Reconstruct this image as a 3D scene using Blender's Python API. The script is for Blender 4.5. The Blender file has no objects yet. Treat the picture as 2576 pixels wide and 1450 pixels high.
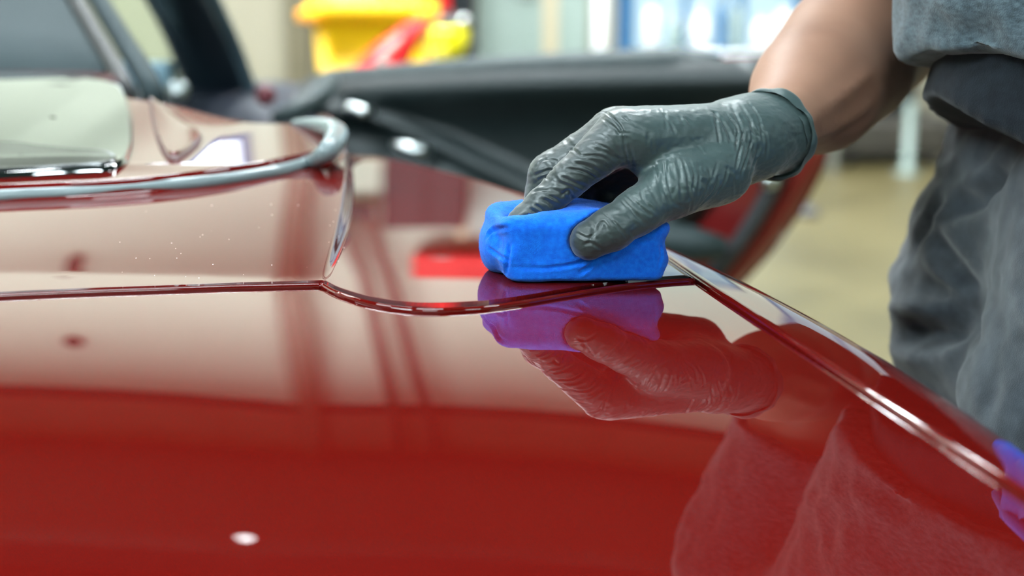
import bpy, math, random
import numpy as np
from mathutils import Vector
from mathutils.bvhtree import BVHTree

S = bpy.context.scene
COL = S.collection
R = math.radians
rng = np.random.RandomState(7)

# ---------------------------------------------------------------- camera, world, exposure
CAM = np.array((0.0, 0.0, 1.15)); PITCH = R(12.5); FPX = 3578.0
cd = bpy.data.cameras.new('camera'); cam = bpy.data.objects.new('camera', cd); COL.objects.link(cam)
cam.location = CAM; cam.rotation_euler = (R(90) - PITCH, 0, 0)
cd.sensor_width = 36; cd.lens = 36 * FPX / 2576; cd.clip_start = 0.02; cd.clip_end = 100
cd.dof.use_dof = True; cd.dof.focus_distance = 0.90; cd.dof.aperture_fstop = 3.6
S.camera = cam
w = bpy.data.worlds.new('world'); S.world = w; w.use_nodes = True
w.node_tree.nodes['Background'].inputs[0].default_value = (0.8, 0.9, 1.0, 1)
w.node_tree.nodes['Background'].inputs[1].default_value = 0.3
S.view_settings.view_transform = 'Standard'; S.view_settings.look = 'None'
S.view_settings.exposure = 0.0; S.view_settings.gamma = 1.0; S.view_settings.use_curve_mapping = False
S.cycles.use_denoising = True
S.cycles.max_bounces = 8; S.cycles.diffuse_bounces = 4; S.cycles.glossy_bounces = 5
S.cycles.sample_clamp_indirect = 6.0
LAMP = 20.0          # radiance of the ceiling lamps toward the back
FRONT = 88.0        # radiance of the fill lamps over the car and added behind the camera
WALL_FILL = 430.0          # radiance of the added lamps that brighten the back wall
WINDOW = 0.8         # radiance of the frosted window panes

_cs, _sn = math.cos(PITCH), math.sin(PITCH)
def ray(px, py):
    u, v = (px - 1288) / FPX, (py - 725) / FPX
    return np.array((u, _cs - v * _sn, -_sn - v * _cs))
def at(px, py, Y):
    """the point at distance Y in front of the camera position measured at that place of the photograph"""
    d = ray(px, py); return CAM + d * (Y / d[1])

# ---------------------------------------------------------------- helpers
def lin(r, g, b):
    f = lambda c: c / 12.92 if c <= 0.04045 else ((c + 0.055) / 1.055) ** 2.4
    return (f(r / 255), f(g / 255), f(b / 255), 1)

def thing(name, label, cat, loc=(0, 0, 0), group=None, rotz=0):
    o = bpy.data.objects.new(name, None); COL.objects.link(o)
    o.location = loc; o.rotation_euler = (0, 0, rotz); o.empty_display_size = 0.1
    o['label'] = label; o['category'] = cat
    if group: o['group'] = group
    return o

def tag(o, label, cat, group=None):
    o['label'] = label; o['category'] = cat
    if group: o['group'] = group
    return o

def base_of(p):
    b = Vector((0, 0, 0))
    while p is not None:
        b = b + p.location; p = p.parent
    return np.array(b)

def make(name, V, F, m, parent=None, smooth=True, local=False, label=None):
    V = np.asarray(V, float).reshape(-1, 3)
    if parent is not None and not local: V = V - base_of(parent)
    me = bpy.data.meshes.new(name)
    F = F.tolist() if isinstance(F, np.ndarray) else F
    me.from_pydata(V.tolist(), [], F); me.update()
    if smooth: me.polygons.foreach_set('use_smooth', [True] * len(me.polygons))
    if m is not None: me.materials.append(m)
    o = bpy.data.objects.new(name, me); COL.objects.link(o)
    if parent is not None: o.parent = parent
    if label: o['label'] = label
    return o

def structure(o):
    o['kind'] = 'structure'; return o

class MB:
    """collects vertices and faces of ONE part"""
    def __init__(s): s.V = []; s.F = []
    def add(s, V, F):
        n = len(s.V); s.V += [tuple(v) for v in V]; s.F += [tuple(i + n for i in f) for f in F]; return s
    def box(s, lo, hi, bev=0.0):
        (x0, y0, z0), (x1, y1, z1) = lo, hi
        b = min(bev, (x1 - x0) / 2.01, (y1 - y0) / 2.01, (z1 - z0) / 2.01)
        if b <= 0:
            V = [(x, y, z) for z in (z0, z1) for y in (y0, y1) for x in (x0, x1)]
            F = [(0, 2, 3, 1), (4, 5, 7, 6), (0, 1, 5, 4), (2, 6, 7, 3), (0, 4, 6, 2), (1, 3, 7, 5)]
            return s.add(V, F)
        def ringpts(zz, ins):
            a, c = x0 + ins, x1 - ins; d, e = y0 + ins, y1 - ins; k = b * 0.6
            return [(a + k, d, zz), (c - k, d, zz), (c, d + k, zz), (c, e - k, zz), (c - k, e, zz), (a + k, e, zz), (a, e - k, zz), (a, d + k, zz)]
        rings = [ringpts(z0, b), ringpts(z0 + b * .3, b * .3), ringpts(z0 + b, 0), ringpts(z1 - b, 0), ringpts(z1 - b * .3, b * .3), ringpts(z1, b)]
        return s.loft(rings, caps=True)
    def loft(s, rings, caps=True, closed=True):
        n = len(rings[0]); V = [p for r in rings for p in r]; F = []
        for i in range(len(rings) - 1):
            for j in range(n if closed else n - 1):
                k = (j + 1) % n
                F.append((i * n + j, i * n + k, (i + 1) * n + k, (i + 1) * n + j))
        if caps:
            F.append(tuple(reversed(range(n)))); F.append(tuple(range((len(rings) - 1) * n, len(rings) * n)))
        return s.add(V, F)
    def lathe(s, c, prof, n=20, axis='z'):
        rings = []
        for r, h in prof:
            ring = []
            for k in range(n):
                a = 2 * math.pi * k / n; p = (r * math.cos(a), r * math.sin(a), h)
                if axis == 'x': p = (p[2], p[0], p[1])
                if axis == 'y': p = (p[0], -p[2], p[1])
                ring.append((c[0] + p[0], c[1] + p[1], c[2] + p[2]))
            rings.append(ring)
        return s.loft(rings, caps=True)
    def tube(s, P, r, n=10, caps=True):
        P = [Vector(p) for p in P]; rr = r if hasattr(r, '__len__') else [r] * len(P)
        t0 = (P[1] - P[0]).normalized(); up = Vector((0, 0, 1)) if abs(t0.z) < .9 else Vector((1, 0, 0))
        nx = t0.cross(up).normalized(); rings = []
        for i, p in enumerate(P):
            t = (P[min(i + 1, len(P) - 1)] - P[max(i - 1, 0)]).normalized()
            nx = (nx - t * nx.dot(t)).normalized(); ny = t.cross(nx)
            rings.append([tuple(p + nx * (rr[i] * math.cos(2 * math.pi * k / n)) + ny * (rr[i] * math.sin(2 * math.pi * k / n))) for k in range(n)])
        return s.loft(rings, caps)
    def build(s, name, m, parent=None, smooth=False, local=False, label=None):
        return make(name, s.V, s.F, m, parent, smooth, local, label)

def spline(P, n):
    """Catmull-Rom through P, n samples"""
    P = np.asarray(P, float); Q = np.vstack([2 * P[0] - P[1], P, 2 * P[-1] - P[-2]]); out = []
    for t in np.linspace(0, len(P) - 1 - 1e-9, n):
        i = int(t); f = t - i; a, b, c, d = Q[i], Q[i + 1], Q[i + 2], Q[i + 3]
        out.append(.5 * (2 * b + (c - a) * f + (2 * a - 5 * b + 4 * c - d) * f ** 2 + (3 * b - a - 3 * c + d) * f ** 3))
    return np.array(out)

def grid_faces(n, m, off=0):
    i, j = np.meshgrid(np.arange(n - 1), np.arange(m - 1), indexing='ij'); a = (i * m + j).ravel() + off
    return np.stack([a, a + m, a + m + 1, a + 1], 1)

def sm(t):
    t = np.clip(t, 0, 1); return t * t * (3 - 2 * t)

# ---- materials
def nodes(name):
    m = bpy.data.materials.new(name); m.use_nodes = True
    nt = m.node_tree; return m, nt, nt.nodes['Principled BSDF']
def L(nt, a, b): nt.links.new(a, b)

def mat(name, col, rough=.5, metal=0., var=.08, scale=8., bump=0., bscale=60., coat=0., spec=.5, sheen=0., emit=None, alpha=None, trans=0.):
    m, nt, b = nodes(name)
    tc = nt.nodes.new('ShaderNodeTexCoord')
    if var > 0:
        n = nt.nodes.new('ShaderNodeTexNoise'); n.inputs['Scale'].default_value = scale; n.inputs['Detail'].default_value = 5
        L(nt, tc.outputs['Object'], n.inputs['Vector'])
        r = nt.nodes.new('ShaderNodeValToRGB')
        r.color_ramp.elements[0].position = .3; r.color_ramp.elements[1].position = .7
        r.color_ramp.elements[0].color = tuple(c * (1 - var) for c in col[:3]) + (1,)
        r.color_ramp.elements[1].color = tuple(min(1, c * (1 + var)) for c in col[:3]) + (1,)
        L(nt, n.outputs['Fac'], r.inputs['Fac']); L(nt, r.outputs['Color'], b.inputs['Base Color'])
    else: b.inputs['Base Color'].default_value = col
    b.inputs['Roughness'].default_value = rough; b.inputs['Metallic'].default_value = metal
    b.inputs['Specular IOR Level'].default_value = spec
    b.inputs['Coat Weight'].default_value = coat; b.inputs['Coat Roughness'].default_value = .02
    b.inputs['Sheen Weight'].default_value = sheen; b.inputs['Transmission Weight'].default_value = trans
    if emit: b.inputs['Emission Color'].default_value = emit[0]; b.inputs['Emission Strength'].default_value = emit[1]
    if bump > 0:
        n2 = nt.nodes.new('ShaderNodeTexNoise'); n2.inputs['Scale'].default_value = bscale; n2.inputs['Detail'].default_value = 6
        L(nt, tc.outputs['Object'], n2.inputs['Vector'])
        bp = nt.nodes.new('ShaderNodeBump'); bp.inputs['Strength'].default_value = bump; bp.inputs['Distance'].default_value = .002
        L(nt, n2.outputs['Fac'], bp.inputs['Height']); L(nt, bp.outputs['Normal'], b.inputs['Normal'])
    return m

M = {}
def paint():
    m, nt, b = nodes('red_car_paint')
    tc = nt.nodes.new('ShaderNodeTexCoord')
    v = nt.nodes.new('ShaderNodeTexVoronoi'); v.inputs['Scale'].default_value = 2600
    L(nt, tc.outputs['Object'], v.inputs['Vector'])
    r = nt.nodes.new('ShaderNodeValToRGB')
    r.color_ramp.elements[0].color = (.078, .0026, .0018, 1); r.color_ramp.elements[1].color = (.110, .0036, .0024, 1)
    L(nt, v.outputs['Color'], r.inputs['Fac'])
    L(nt, r.outputs['Color'], b.inputs['Base Color'])
    b.inputs['Specular IOR Level'].default_value = 0.; b.inputs['Metallic'].default_value = 0.; b.inputs['Roughness'].default_value = .8
    b.inputs['Coat Weight'].default_value = 1.0; b.inputs['Coat IOR'].default_value = 1.52
    b.inputs['Coat Roughness'].default_value = .012
    return m
M['paint'] = paint()
M['paint_dark'] = mat('red_painted_jamb', (.26, .012, .012, 1), .35, 0, .05, coat=.6)
M['gap'] = mat('dark_red_gap', (.05, .006, .006, 1), .5, 0, .1)
M['lip'] = mat('lip_ceiling_reflection', lin(112, 124, 126), .25, 0, .04)
M['glass_dark'] = mat('dark_tinted_glass', (.006, .010, .009, 1), .03, 0, 0, spec=.9, coat=1.0)
M['black_gloss'] = mat('dark_reflection_gloss', (.010, .013, .013, 1), .18, 0, .1)
M['rubber'] = mat('black_rubber', (.018, .019, .02, 1), .6, 0, .15)
M['seal'] = mat('grey_rubber_seal', (.055, .055, .06, 1), .5, 0, .1)
M['trim'] = mat('black_door_trim', (.012, .020, .021, 1), .42, 0, .12, 30, bump=.15, bscale=500)
M['trim_soft'] = mat('soft_black_trim', (.020, .036, .038, 1), .55, 0, .12, 30, bump=.2, bscale=600)
M['softtop'] = mat('dark_grey_top', (.030, .044, .048, 1), .8, 0, .10, 4, bump=.2, bscale=900, spec=.25)
M['pillar'] = mat('dark_pillar_trim', (.010, .020, .030, 1), .35, 0, .1)
M['pillar_edge'] = mat('pillar_edge_trim', (.10, .16, .20, 1), .3, 0, .1)
M['navy'] = mat('navy_cabin_trim', (.010, .014, .028, 1), .6, 0, .2, 12)
M['chrome'] = mat('satin_chrome', (.62, .67, .67, 1), .30, 1., .03)
M['tyre'] = mat('tyre_rubber', (.015, .015, .015, 1), .8, 0, .2)
M['alloy'] = mat('alloy_wheel', (.45, .45, .47, 1), .3, 1., .05)
def tint():
    m, nt, b = nodes('green_tinted_glass')
    b.inputs['Base Color'].default_value = (.72, .95, .80, 1); b.inputs['Transmission Weight'].default_value = 1
    b.inputs['Roughness'].default_value = .0; b.inputs['IOR'].default_value = 1.02
    return m
M['tint'] = tint()

# ---------------------------------------------------------------- room
X0, X1, Y0, Y1, H = -7.0, 8.0, -6.0, 9.6, 5.3
M['wall'] = mat('cream_wall_paint', lin(192, 203, 190), .7, 0, .03, 1.2, bump=.1, bscale=90)
M['ceil'] = mat('brown_ceiling_deck', lin(44, 34, 31), .8, 0, .10, 1.0)
M['beam'] = mat('dark_steel_beam', lin(34, 26, 24), .6, .2, .1)
M['metalpole'] = mat('dark_brown_pole', lin(62, 44, 38), .45, .2, .15)
def floor_mat():
    m, nt, b = nodes('sealed_concrete_floor')
    tc = nt.nodes.new('ShaderNodeTexCoord')
    n = nt.nodes.new('ShaderNodeTexNoise'); n.inputs['Scale'].default_value = 1.3; n.inputs['Detail'].default_value = 9; n.inputs['Roughness'].default_value = .65
    L(nt, tc.outputs['Object'], n.inputs['Vector'])
    r = nt.nodes.new('ShaderNodeValToRGB'); e = r.color_ramp.elements
    e[0].position = .32; e[0].color = lin(74, 67, 41); e[1].position = .7; e[1].color = lin(100, 92, 61)
    L(nt, n.outputs['Fac'], r.inputs['Fac']); L(nt, r.outputs['Color'], b.inputs['Base Color'])
    r2 = nt.nodes.new('ShaderNodeMapRange'); r2.inputs[3].default_value = .28; r2.inputs[4].default_value = .5
    L(nt, n.outputs['Fac'], r2.inputs[0]); L(nt, r2.outputs[0], b.inputs['Roughness'])
    return m
M['floor'] = floor_mat()
structure(MB().box((X0, Y0, -.1), (X1, Y1, 0)).build('floor', M['floor']))
ceil = structure(MB().box((X0, Y0, H), (X1, Y1, H + .1)).build('ceiling', M['ceil']))
structure(MB().box((X0 - .1, Y1, 0), (X1 + .1, Y1 + .1, H)).build('wall_back', M['wall']))
structure(MB().box((X0, 9.588, 0), (X1, 9.60, 1.75)).build('dim_wall_band', mat('dim_lower_wall', lin(110, 108, 93), .6, 0, .03, 1.5)))  # dimmer light on the lower wall put into a darker band
structure(MB().box((X0 - .1, Y0 - .1, 0), (X1 + .1, Y0, H)).build('wall_front', M['wall']))
structure(MB().box((X0 - .1, Y0, 0), (X0, Y1, H)).build('wall_left', M['wall']))
structure(MB().box((X1, Y0, 0), (X1 + .1, Y1, H)).build('wall_right', M['wall']))
for yb in (7.2, 4.4, 1.6, -1.2, -4.0):
    mb = MB().box((X0, yb - .10, H - .30), (X1, yb + .10, H - .27)).box((X0, yb - .012, H - .27), (X1, yb + .012, H - .03)).box((X0, yb - .10, H - .03), (X1, yb + .10, H - .001))
    mb.build('beam', M['beam'], ceil)

# ceiling lamps
M['diffuser'] = mat('lit_lamp_diffuser', (1, 1, 1, 1), .5, 0, 0, emit=((.86, .96, 1.0, 1), LAMP))
M['front'] = mat('lit_fill_lamp', (1, 1, 1, 1), .5, 0, 0, emit=((.80, .95, 1.0, 1), FRONT))
M['rim'] = mat('added_rim_lamp', (1, 1, 1, 1), .5, 0, 0, emit=((.88, .97, 1.0, 1), 240))  # unseen lamps added for the bright edges of arm and glove
M['wall_fill'] = mat('added_wall_fill', (1, 1, 1, 1), .5, 0, 0, emit=((.97, .98, .96, 1), WALL_FILL))
M['lampbody'] = mat('white_lamp_housing', lin(225, 228, 228), .4, 0, .02)
def lamp(x, y, z=None, lab=None, wx=1.5, wy=.28, tilt=0., m='diffuser', fade_plate=False):
    z = H - .45 if z is None else z
    t = thing('ceiling_light', lab, 'ceiling light', (x, y, z), 'ceiling lights over the workshop')
    rings = [[(-wx/2, -wy/2, 0), (wx/2, -wy/2, 0), (wx/2, wy/2, 0), (-wx/2, wy/2, 0)], [(-wx/2, -wy/2, .05), (wx/2, -wy/2, .05), (wx/2, wy/2, .05), (-wx/2, wy/2, .05)],
             [(-wx/2 + .05, -wy/2 + .05, .09), (wx/2 - .05, -wy/2 + .05, .09), (wx/2 - .05, wy/2 - .05, .09), (-wx/2 + .05, wy/2 - .05, .09)]]
    MB().loft(rings).build('housing', M['lampbody'], t, local=True)
    MB().box((-wx/2 + .02, -wy/2 + .02, -.02), (wx/2 - .02, wy/2 - .02, -.001)).build('diffuser', M[m], t, local=True)
    t.rotation_euler = (tilt, 0, 0)
    if fade_plate:  # plate added to fade the lamp's light up the wall
        c_, s_ = math.cos(tilt), math.sin(tilt); y2, z2 = wy/2 + .7*c_ - .237*s_, -.02 - (.7*s_ + .237*c_)
        MB().loft([[(-wx/2, wy/2, -.02), (wx/2, wy/2, -.02), (wx/2, wy/2 + .012, -.02), (-wx/2, wy/2 + .012, -.02)], [(-wx/2, y2, z2), (wx/2, y2, z2), (wx/2, y2 + .012, z2), (-wx/2, y2 + .012, z2)]]).build('fade_plate', M['beam'], t, local=True)
    for sx in (-.4, .4):
        a = Vector((wx * sx, 0, .08)); up = Vector((0, (H - z) * math.sin(tilt), (H - z) * math.cos(tilt)))
        MB().tube([a, a + up], .008, 6).build('hanger', M['beam'], t, local=True)
LAMPS = [(-4.5, 4.2), (-1.4, 4.6), (.9, 4.6), (3.6, 4.9), (6.2, 4.2), (-3.2, 1.2), (-.2, .8), (2.6, 1.4), (-3.2, -2.4), (0, -2.4), (3.2, -2.4)]
for i, (x, y) in enumerate(LAMPS):
    lamp(x, y, lab=['left of the car near the back', 'left of the middle near the back, added for rim light', 'just right of the middle near the back, added for rim light', 'right of the window bay', 'at the far right', 'left above the car', 'right above the car bonnet and trunk', 'right above the wiping man', 'behind the camera, left, added as front fill', 'behind the camera, middle, added as front fill', 'behind the camera, right, added as front fill'][i].join(('white strip lamp hung from the ceiling ', '')), m='front' if y < 2 else ('rim' if y == 4.6 else 'diffuser'), z=3.5 if y < 0 else None)  # rear pair added as rim light, row behind the camera as front fill

lamp(-2.3, -.8, 3.1, 'added low fill lamp left of the camera', m='front', wx=1.8, wy=.4)  # unseen key light added for the glove and arm

# unseen lamps added to brighten the back wall, turned to face it
for i, x in enumerate((-5.4, -3.2, -1.0, 1.2)):
    lamp(x, 4.9, 4.85, ('first', 'second', 'third', 'fourth', 'fifth', 'sixth')[i] + ' from the left of the added lamps brightening the cream wall', tilt=R(58), m='wall_fill', fade_plate=True)

# ---------------------------------------------------------------- the red car
car = thing('car', 'glossy dark red sports car with its far door standing open', 'car', (-.5, 1.5, 0))

def xs(y):                         # plan curve of the right flank
    return .268 - .1986 * (y - .65) - .249 * (y - .65) ** 2
def xc(y):                         # crease between raised centre and flank
    return -.116 - np.where(y < .863, .06, .03) * (y - .863) - .10 * np.maximum(0, y - .863) ** 2
def softp(d, w=.012):
    return w * np.log1p(np.exp(np.clip(d / w, -40, 40)))
def smin(a, b, k):
    h = np.clip(.5 + .5 * (b - a) / k, 0, 1); return b + (a - b) * h - k * h * (1 - h)
_yl = None
def Z(x, y):
    x = np.asarray(x, float); y = np.asarray(y, float)
    z = .96 - np.where(y < .95, .0775, .012) * (y - .95) ** 2 - .35 * np.maximum(0, y - 1.47) ** 2
    dx = x + .1
    z = z - np.where(dx > 0, .175, .03) * dx ** 2
    s = xs(y) - x
    e = np.maximum(0, .055 - s); z = z - 8 * np.minimum(e, .06) ** 2
    d = softp(xc(y) - x); de = d / (1 + d / .4)
    z = z + .10 * np.maximum(y - .4, -.2) * de
    # raised ducktail, its lip and the deck behind it
    t = np.clip((y - .87) / .28, 0, 1)
    side = sm((xc(y) - x + .001) / .0045)
    z = z + (.023 - .035 * np.clip(-.13 - x, 0, .3)) * t ** 1.12 * side + .03 * np.maximum(0, y - 1.16) * side
    if _yl is None: return z
    dl = smin(y - _yl_in(x), xc(y) - .006 - x, .08)
    z = z + .011 * sm((dl + .005) / .010)
    z = z + .036 * sm((-.25 - x) / .13) * np.clip((y - 1.12) / .48, 0, 1.1)
    return z

def on(px, py, off=0.):
    d = ray(px, py); t = .3
    for _ in range(6000):
        p = CAM + d * t
        if p[2] < Z(p[0], p[1]) + off: break
        t += .0015
    lo, hi = t - .0015, t
    for _ in range(20):
        m_ = (lo + hi) / 2; p = CAM + d * m_
        if p[2] < Z(p[0], p[1]) + off: hi = m_
        else: lo = m_
    return CAM + d * hi

# the ducktail lip line, measured half way up its step
LIPPX = [(-420, 524), (-200, 508), (0, 491), (200, 481), (400, 466), (560, 450), (690, 430), (775, 408)]
_q = np.array([on(a, b, .0055) for a, b in LIPPX]); _yl = np.polyfit(_q[:, 0], _q[:, 1], 3)
_yl_in = lambda x: np.polyval(_yl, np.clip(x, _q[0, 0] - .02, -.05))
# cut lines, measured on the surface
GAPL = np.array([on(*q)[:2] for q in [(0, 752), (200, 743), (400, 736), (600, 729), (811, 724)]])
GAPR = np.array([on(*q)[:2] for q in [(811, 724), (850, 745), (920, 768), (1000, 783), (1080, 789), (1200, 784), (1300, 771), (1400, 754), (1500, 737), (1600, 723), (1700, 714), (1760, 711)]])
gl = np.vstack([[GAPL[0] + (GAPL[0] - GAPL[1]) * 9], spline(GAPL, 40)]); gr = spline(GAPR, 120)
gr = np.vstack([gr, [gr[-1] + (gr[-1] - gr[-2]) * 60]])
gx = np.concatenate([gl[:, 0], gr[1:, 0]]); gy = np.concatenate([gl[:, 1], gr[1:, 1]])
def ygap(x): return np.interp(x, gx, gy)
GS = np.array([on(*q)[:2] for q in [(2576, 1250), (2304, 1071), (2032, 892), (1760, 713), (1665, 645)]])
_gp = np.polyfit(GS[:, 1], GS[:, 0], 2)
def xg(y):                         # plan curve of the gap along the flank
    a = np.polyval(_gp, np.minimum(y, 1.0)); b = np.polyval(_gp, 1.0)
    return np.where(y < 1.0, a, b + (xs(y) - xs(1.0)) * (1.0) + (y - 1.0) * .03)

def panel(name, X, Y, off, m, parent, r=.0022, deep=.016, zf=Z):
    """sheet panel over the body surface with rolled edges"""
    n, k = X.shape; Zz = zf(X, Y) + off
    V = np.stack([X, Y, Zz], -1).reshape(-1, 3)
    F = grid_faces(n, k).tolist()
    idx = np.arange(n * k).reshape(n, k)
    loop = list(idx[:-1, 0]) + list(idx[-1, :-1]) + list(idx[:0:-1, -1]) + list(idx[0, :0:-1])
    inner = {}
    P = V[loop]; nxt = np.roll(P, -1, 0) - np.roll(P, 1, 0)
    out = np.stack([nxt[:, 1], -nxt[:, 0]], 1); out /= np.linalg.norm(out, axis=1, keepdims=True) + 1e-12
    c = P[:, :2].mean(0)
    area = np.sum(P[:, 0] * np.roll(P[:, 1], -1) - np.roll(P[:, 0], -1) * P[:, 1])
    if area < 0: out = -out
    ln = len(loop); prev = loop; VV = [V]
    base = n * k
    for a, dz in [(25, 0), (50, 0), (72, 0), (90, 0), (90, deep)]:
        Q = P.copy(); Q[:, :2] += out * r * math.sin(R(a)); Q[:, 2] -= r * (1 - math.cos(R(a))) + dz
        cur = list(range(base, base + ln)); base += ln; VV.append(Q)
        for i in range(ln):
            j = (i + 1) % ln; F.append((prev[i], prev[j], cur[j], cur[i]))
        prev = cur
    o = make(name, np.vstack(VV), F, m, parent)
    # consistent outward normals
    return o

def cols(y, xl, xr, n1, n2, n3, e=.0):
    c = xc(y)
    a = np.linspace(0, 1, n1, endpoint=False); b = np.linspace(0, 1, n2, endpoint=False); d = np.linspace(0, 1, n3)
    return np.concatenate([xl + (c - .05 - xl) * a ** .8, c - .05 + .08 * b, c + .03 + (xr - c - .03) * d])

def fill(t_fn, xl, rgap, ncol, rows):
    """rows: parameter 0..1, t_fn(x, t) -> y; columns follow crease and flank gap"""
    X = []; Y = []
    for t in rows:
        y = np.full(sum(ncol), .9); x = None
        for _ in range(12):
            c = xc(y); n1, n2, n3 = ncol
            a = np.linspace(0, 1, n1, endpoint=False); b = np.linspace(0, 1, n2, endpoint=False); d = np.linspace(0, 1, n3)
            lo = c - .05; hi = c + .03; xr = xg(y) - rgap
            x = np.empty_like(y)
            x[:n1] = xl + (lo[:n1] - xl) * a ** .8
            x[n1:n1 + n2] = lo[n1:n1 + n2] + .08 * b
            x[n1 + n2:] = hi[n1 + n2:] + (xr[n1 + n2:] - hi[n1 + n2:]) * d
            y = .5 * y + .5 * t_fn(x, t)
        X.append(x); Y.append(y)
    return np.array(X), np.array(Y)

HG = .0042      # half the visible gap plus edge roll
XL = -1.0
# trunk lid
X, Y = fill(lambda x, t: .27 + (ygap(x) - HG - .27) * t, XL, HG, (70, 26, 90), np.linspace(0, 1, 150) ** .9)
panel('trunk_lid', X, Y, 0., M['paint'], car)
# rear deck: from the lid gap over the ducktail lip to the cabin
def yfar(x): return 1.64 - .22 * sm((x + .47) / .10) * (1 - sm((x + .165) / .03))
def deck_y(x, t):
    a = ygap(x) + HG; b = _yl_in(x); b = np.maximum(b, a + .05); f = yfar(x)
    return np.where(t < .4, a + (b - .014 - a) * (t / .4), np.where(t < .6, b - .014 + .028 * (t - .4) / .2, b + .014 + (f - b - .014) * (t - .6) / .4))
X, Y = fill(deck_y, XL, HG, (110, 60, 70), np.concatenate([np.linspace(0, .4, 60, endpoint=False), np.linspace(.4, .6, 30, endpoint=False), np.linspace(.6, 1, 80)]))
panel('rear_deck', X, Y, .0022, M['paint'], car)

# outer quarter panel with the flank
ys = np.linspace(.27, 1.66, 140); rowsV = []
for y in ys:
    a = xg(y) + HG; b = float(xs(y)) + .004
    if b < a + .006: b = a + .006
    prof = []
    r = .0022
    prof.append((a - r, -r - .016)); prof.append((a - r, -r)); prof.append((a - r * .7, -r * .3)); 
    pts = []
    for x in np.linspace(a, b, 26): pts.append((x, float(Z(x, y)) + .001))
    z0 = pts[0][1]
    row = [(px_, y, z0 + dz) for px_, dz in prof] + [(x, y, z) for x, z in pts]
    xe, ze = pts[-1]; sl = math.atan2(pts[-2][1] - ze, xe - pts[-2][0])
    xx, zz, an = xe, ze, sl
    for k in range(10):
        an = sl + (R(88) - sl) * (k + 1) / 10; xx += .006 * math.cos(an); zz -= .006 * math.sin(an); row.append((xx, y, zz))
    for k, dz in enumerate((.06, .14, .24, .36, .48, .60)):
        row.append((xx + .012 * math.sin(math.pi * dz / .6) - .02 * (dz / .6) ** 2, y, zz - dz))
    rowsV.append(row)
nr = len(rowsV[0])
make('quarter_panel', [p for r_ in rowsV for p in r_], grid_faces(len(rowsV), nr)[:, ::-1].tolist() + [list(range(nr))], M['paint'], car)
# under-surface that closes the gaps
X, Y = np.meshgrid(np.linspace(XL, .30, 90), np.linspace(.26, 1.64, 120), indexing='ij')
X = np.minimum(X, xs(Y) - .002); Y = np.minimum(Y, yfar(X) - .012)
make('gap_channel', np.stack([X, Y, Z(X, Y) - .014], -1), grid_faces(90, 120)[:, ::-1], M['gap'], car)
# rear fascia below the lid's near edge
rows = []
for x in np.concatenate([np.linspace(XL, -.12, 30), np.linspace(-.1, .285, 30)]):
    z0 = float(Z(x, .27)); row = []
    for o_, dz in [(0, .004), (-.006, .002), (-.022, -.006), (-.032, -.022), (-.036, -.06), (-.03, -.16), (.01, -.3), (0, -.5), (.05, -.66)]:
        row.append((x, .262 + o_, z0 + dz - .004))
    rows.append(row)
make('rear_bumper', [p for r_ in rows for p in r_], grid_faces(60, 9), M['paint'], car)

# lip along the ducktail, the mirrored ceiling put into its grey colour
lip = [np.array((a[0], a[1] - .001, a[2] - .001)) for a in _q]
lip += [np.array(at(822, 382, 1.19)), np.array(at(846, 350, 1.25)), np.array(at(838, 326, 1.31)), np.array(at(790, 314, 1.38)), np.array(at(740, 311, 1.42))]
for p in lip[-5:]: p[2] = max(p[2], float(Z(p[0], p[1])) + .000)
lip = [lip[0] + np.array((-.35, -.14, 0))] + lip
lp_ = spline(lip, 90); lr = np.interp(np.linspace(0, 1, 90), (0, .5, .64, .72, .80, .9, 1), (.0052, .0056, .0068, .0096, .0110, .0080, .004))
MB().tube(lp_, lr, 14).build('spoiler_lip', M['lip'], car, True, label='lip edging the ducktail, coloured grey as the ceiling it mirrors')
# dark glass set in the deck, left
def U(px, py, off=.0): return on(px, py, off)
gp = [on(*q)[:2] for q in [(-330, 462), (0, 455), (150, 447), (260, 440), (305, 425), (327, 395), (331, 340), (322, 280), (309, 240), (290, 222), (200, 203), (0, 194), (-330, 192)]]
def poly_sheet(name, P, off, m, parent, n=26, dome=0., zf=Z, fr=.004):
    """rounded sheet with the outline P (plan) standing proud of the body"""
    P = np.asarray(P); c = P.mean(0); Q = spline(np.vstack([P, P[:1]]), 8 * len(P))[:-1]
    rings = []
    for f in np.linspace(0.02, 1, n):
        q = c + (Q - c) * f; rings.append(np.column_stack([q, zf(q[:, 0], q[:, 1]) + off + dome * (1 - f ** 2)]))
    o2 = Q + (Q - c) / np.linalg.norm(Q - c, axis=1, keepdims=True) * fr
    rings.append(np.column_stack([o2, zf(o2[:, 0], o2[:, 1]) - .004]))
    mb = MB().loft([[tuple(p) for p in r_] for r_ in rings], caps=False)
    return mb.build(name, m, parent, True)
poly_sheet('rear_glass', gp, .006, M['glass_dark'], car)
lp = [on(*q)[:2] for q in [(-330, 458), (0, 450), (150, 442), (250, 436), (292, 424), (270, 405), (180, 398), (100, 390), (0, 380), (-330, 375)]]
poly_sheet('glass_dark_reflection', lp, .0085, M['black_gloss'], car)['label'] = 'dark reflection along the lower edge of the dark glass'  # dark reflection in the glass, put in as a black sheet
tp = [on(*q)[:2] for q in [(382, 262), (425, 292), (470, 325), (500, 350), (492, 372), (455, 400), (430, 404), (410, 382), (392, 325)]]
tc_ = np.mean(tp, 0); poly_sheet('vent_recess', [tc_ + (np.array(q) - tc_) * 1.10 for q in tp], .0045, M['gap'], car)
poly_sheet('vent_flap', tp, .007, M['paint'], car, dome=.002)

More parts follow.
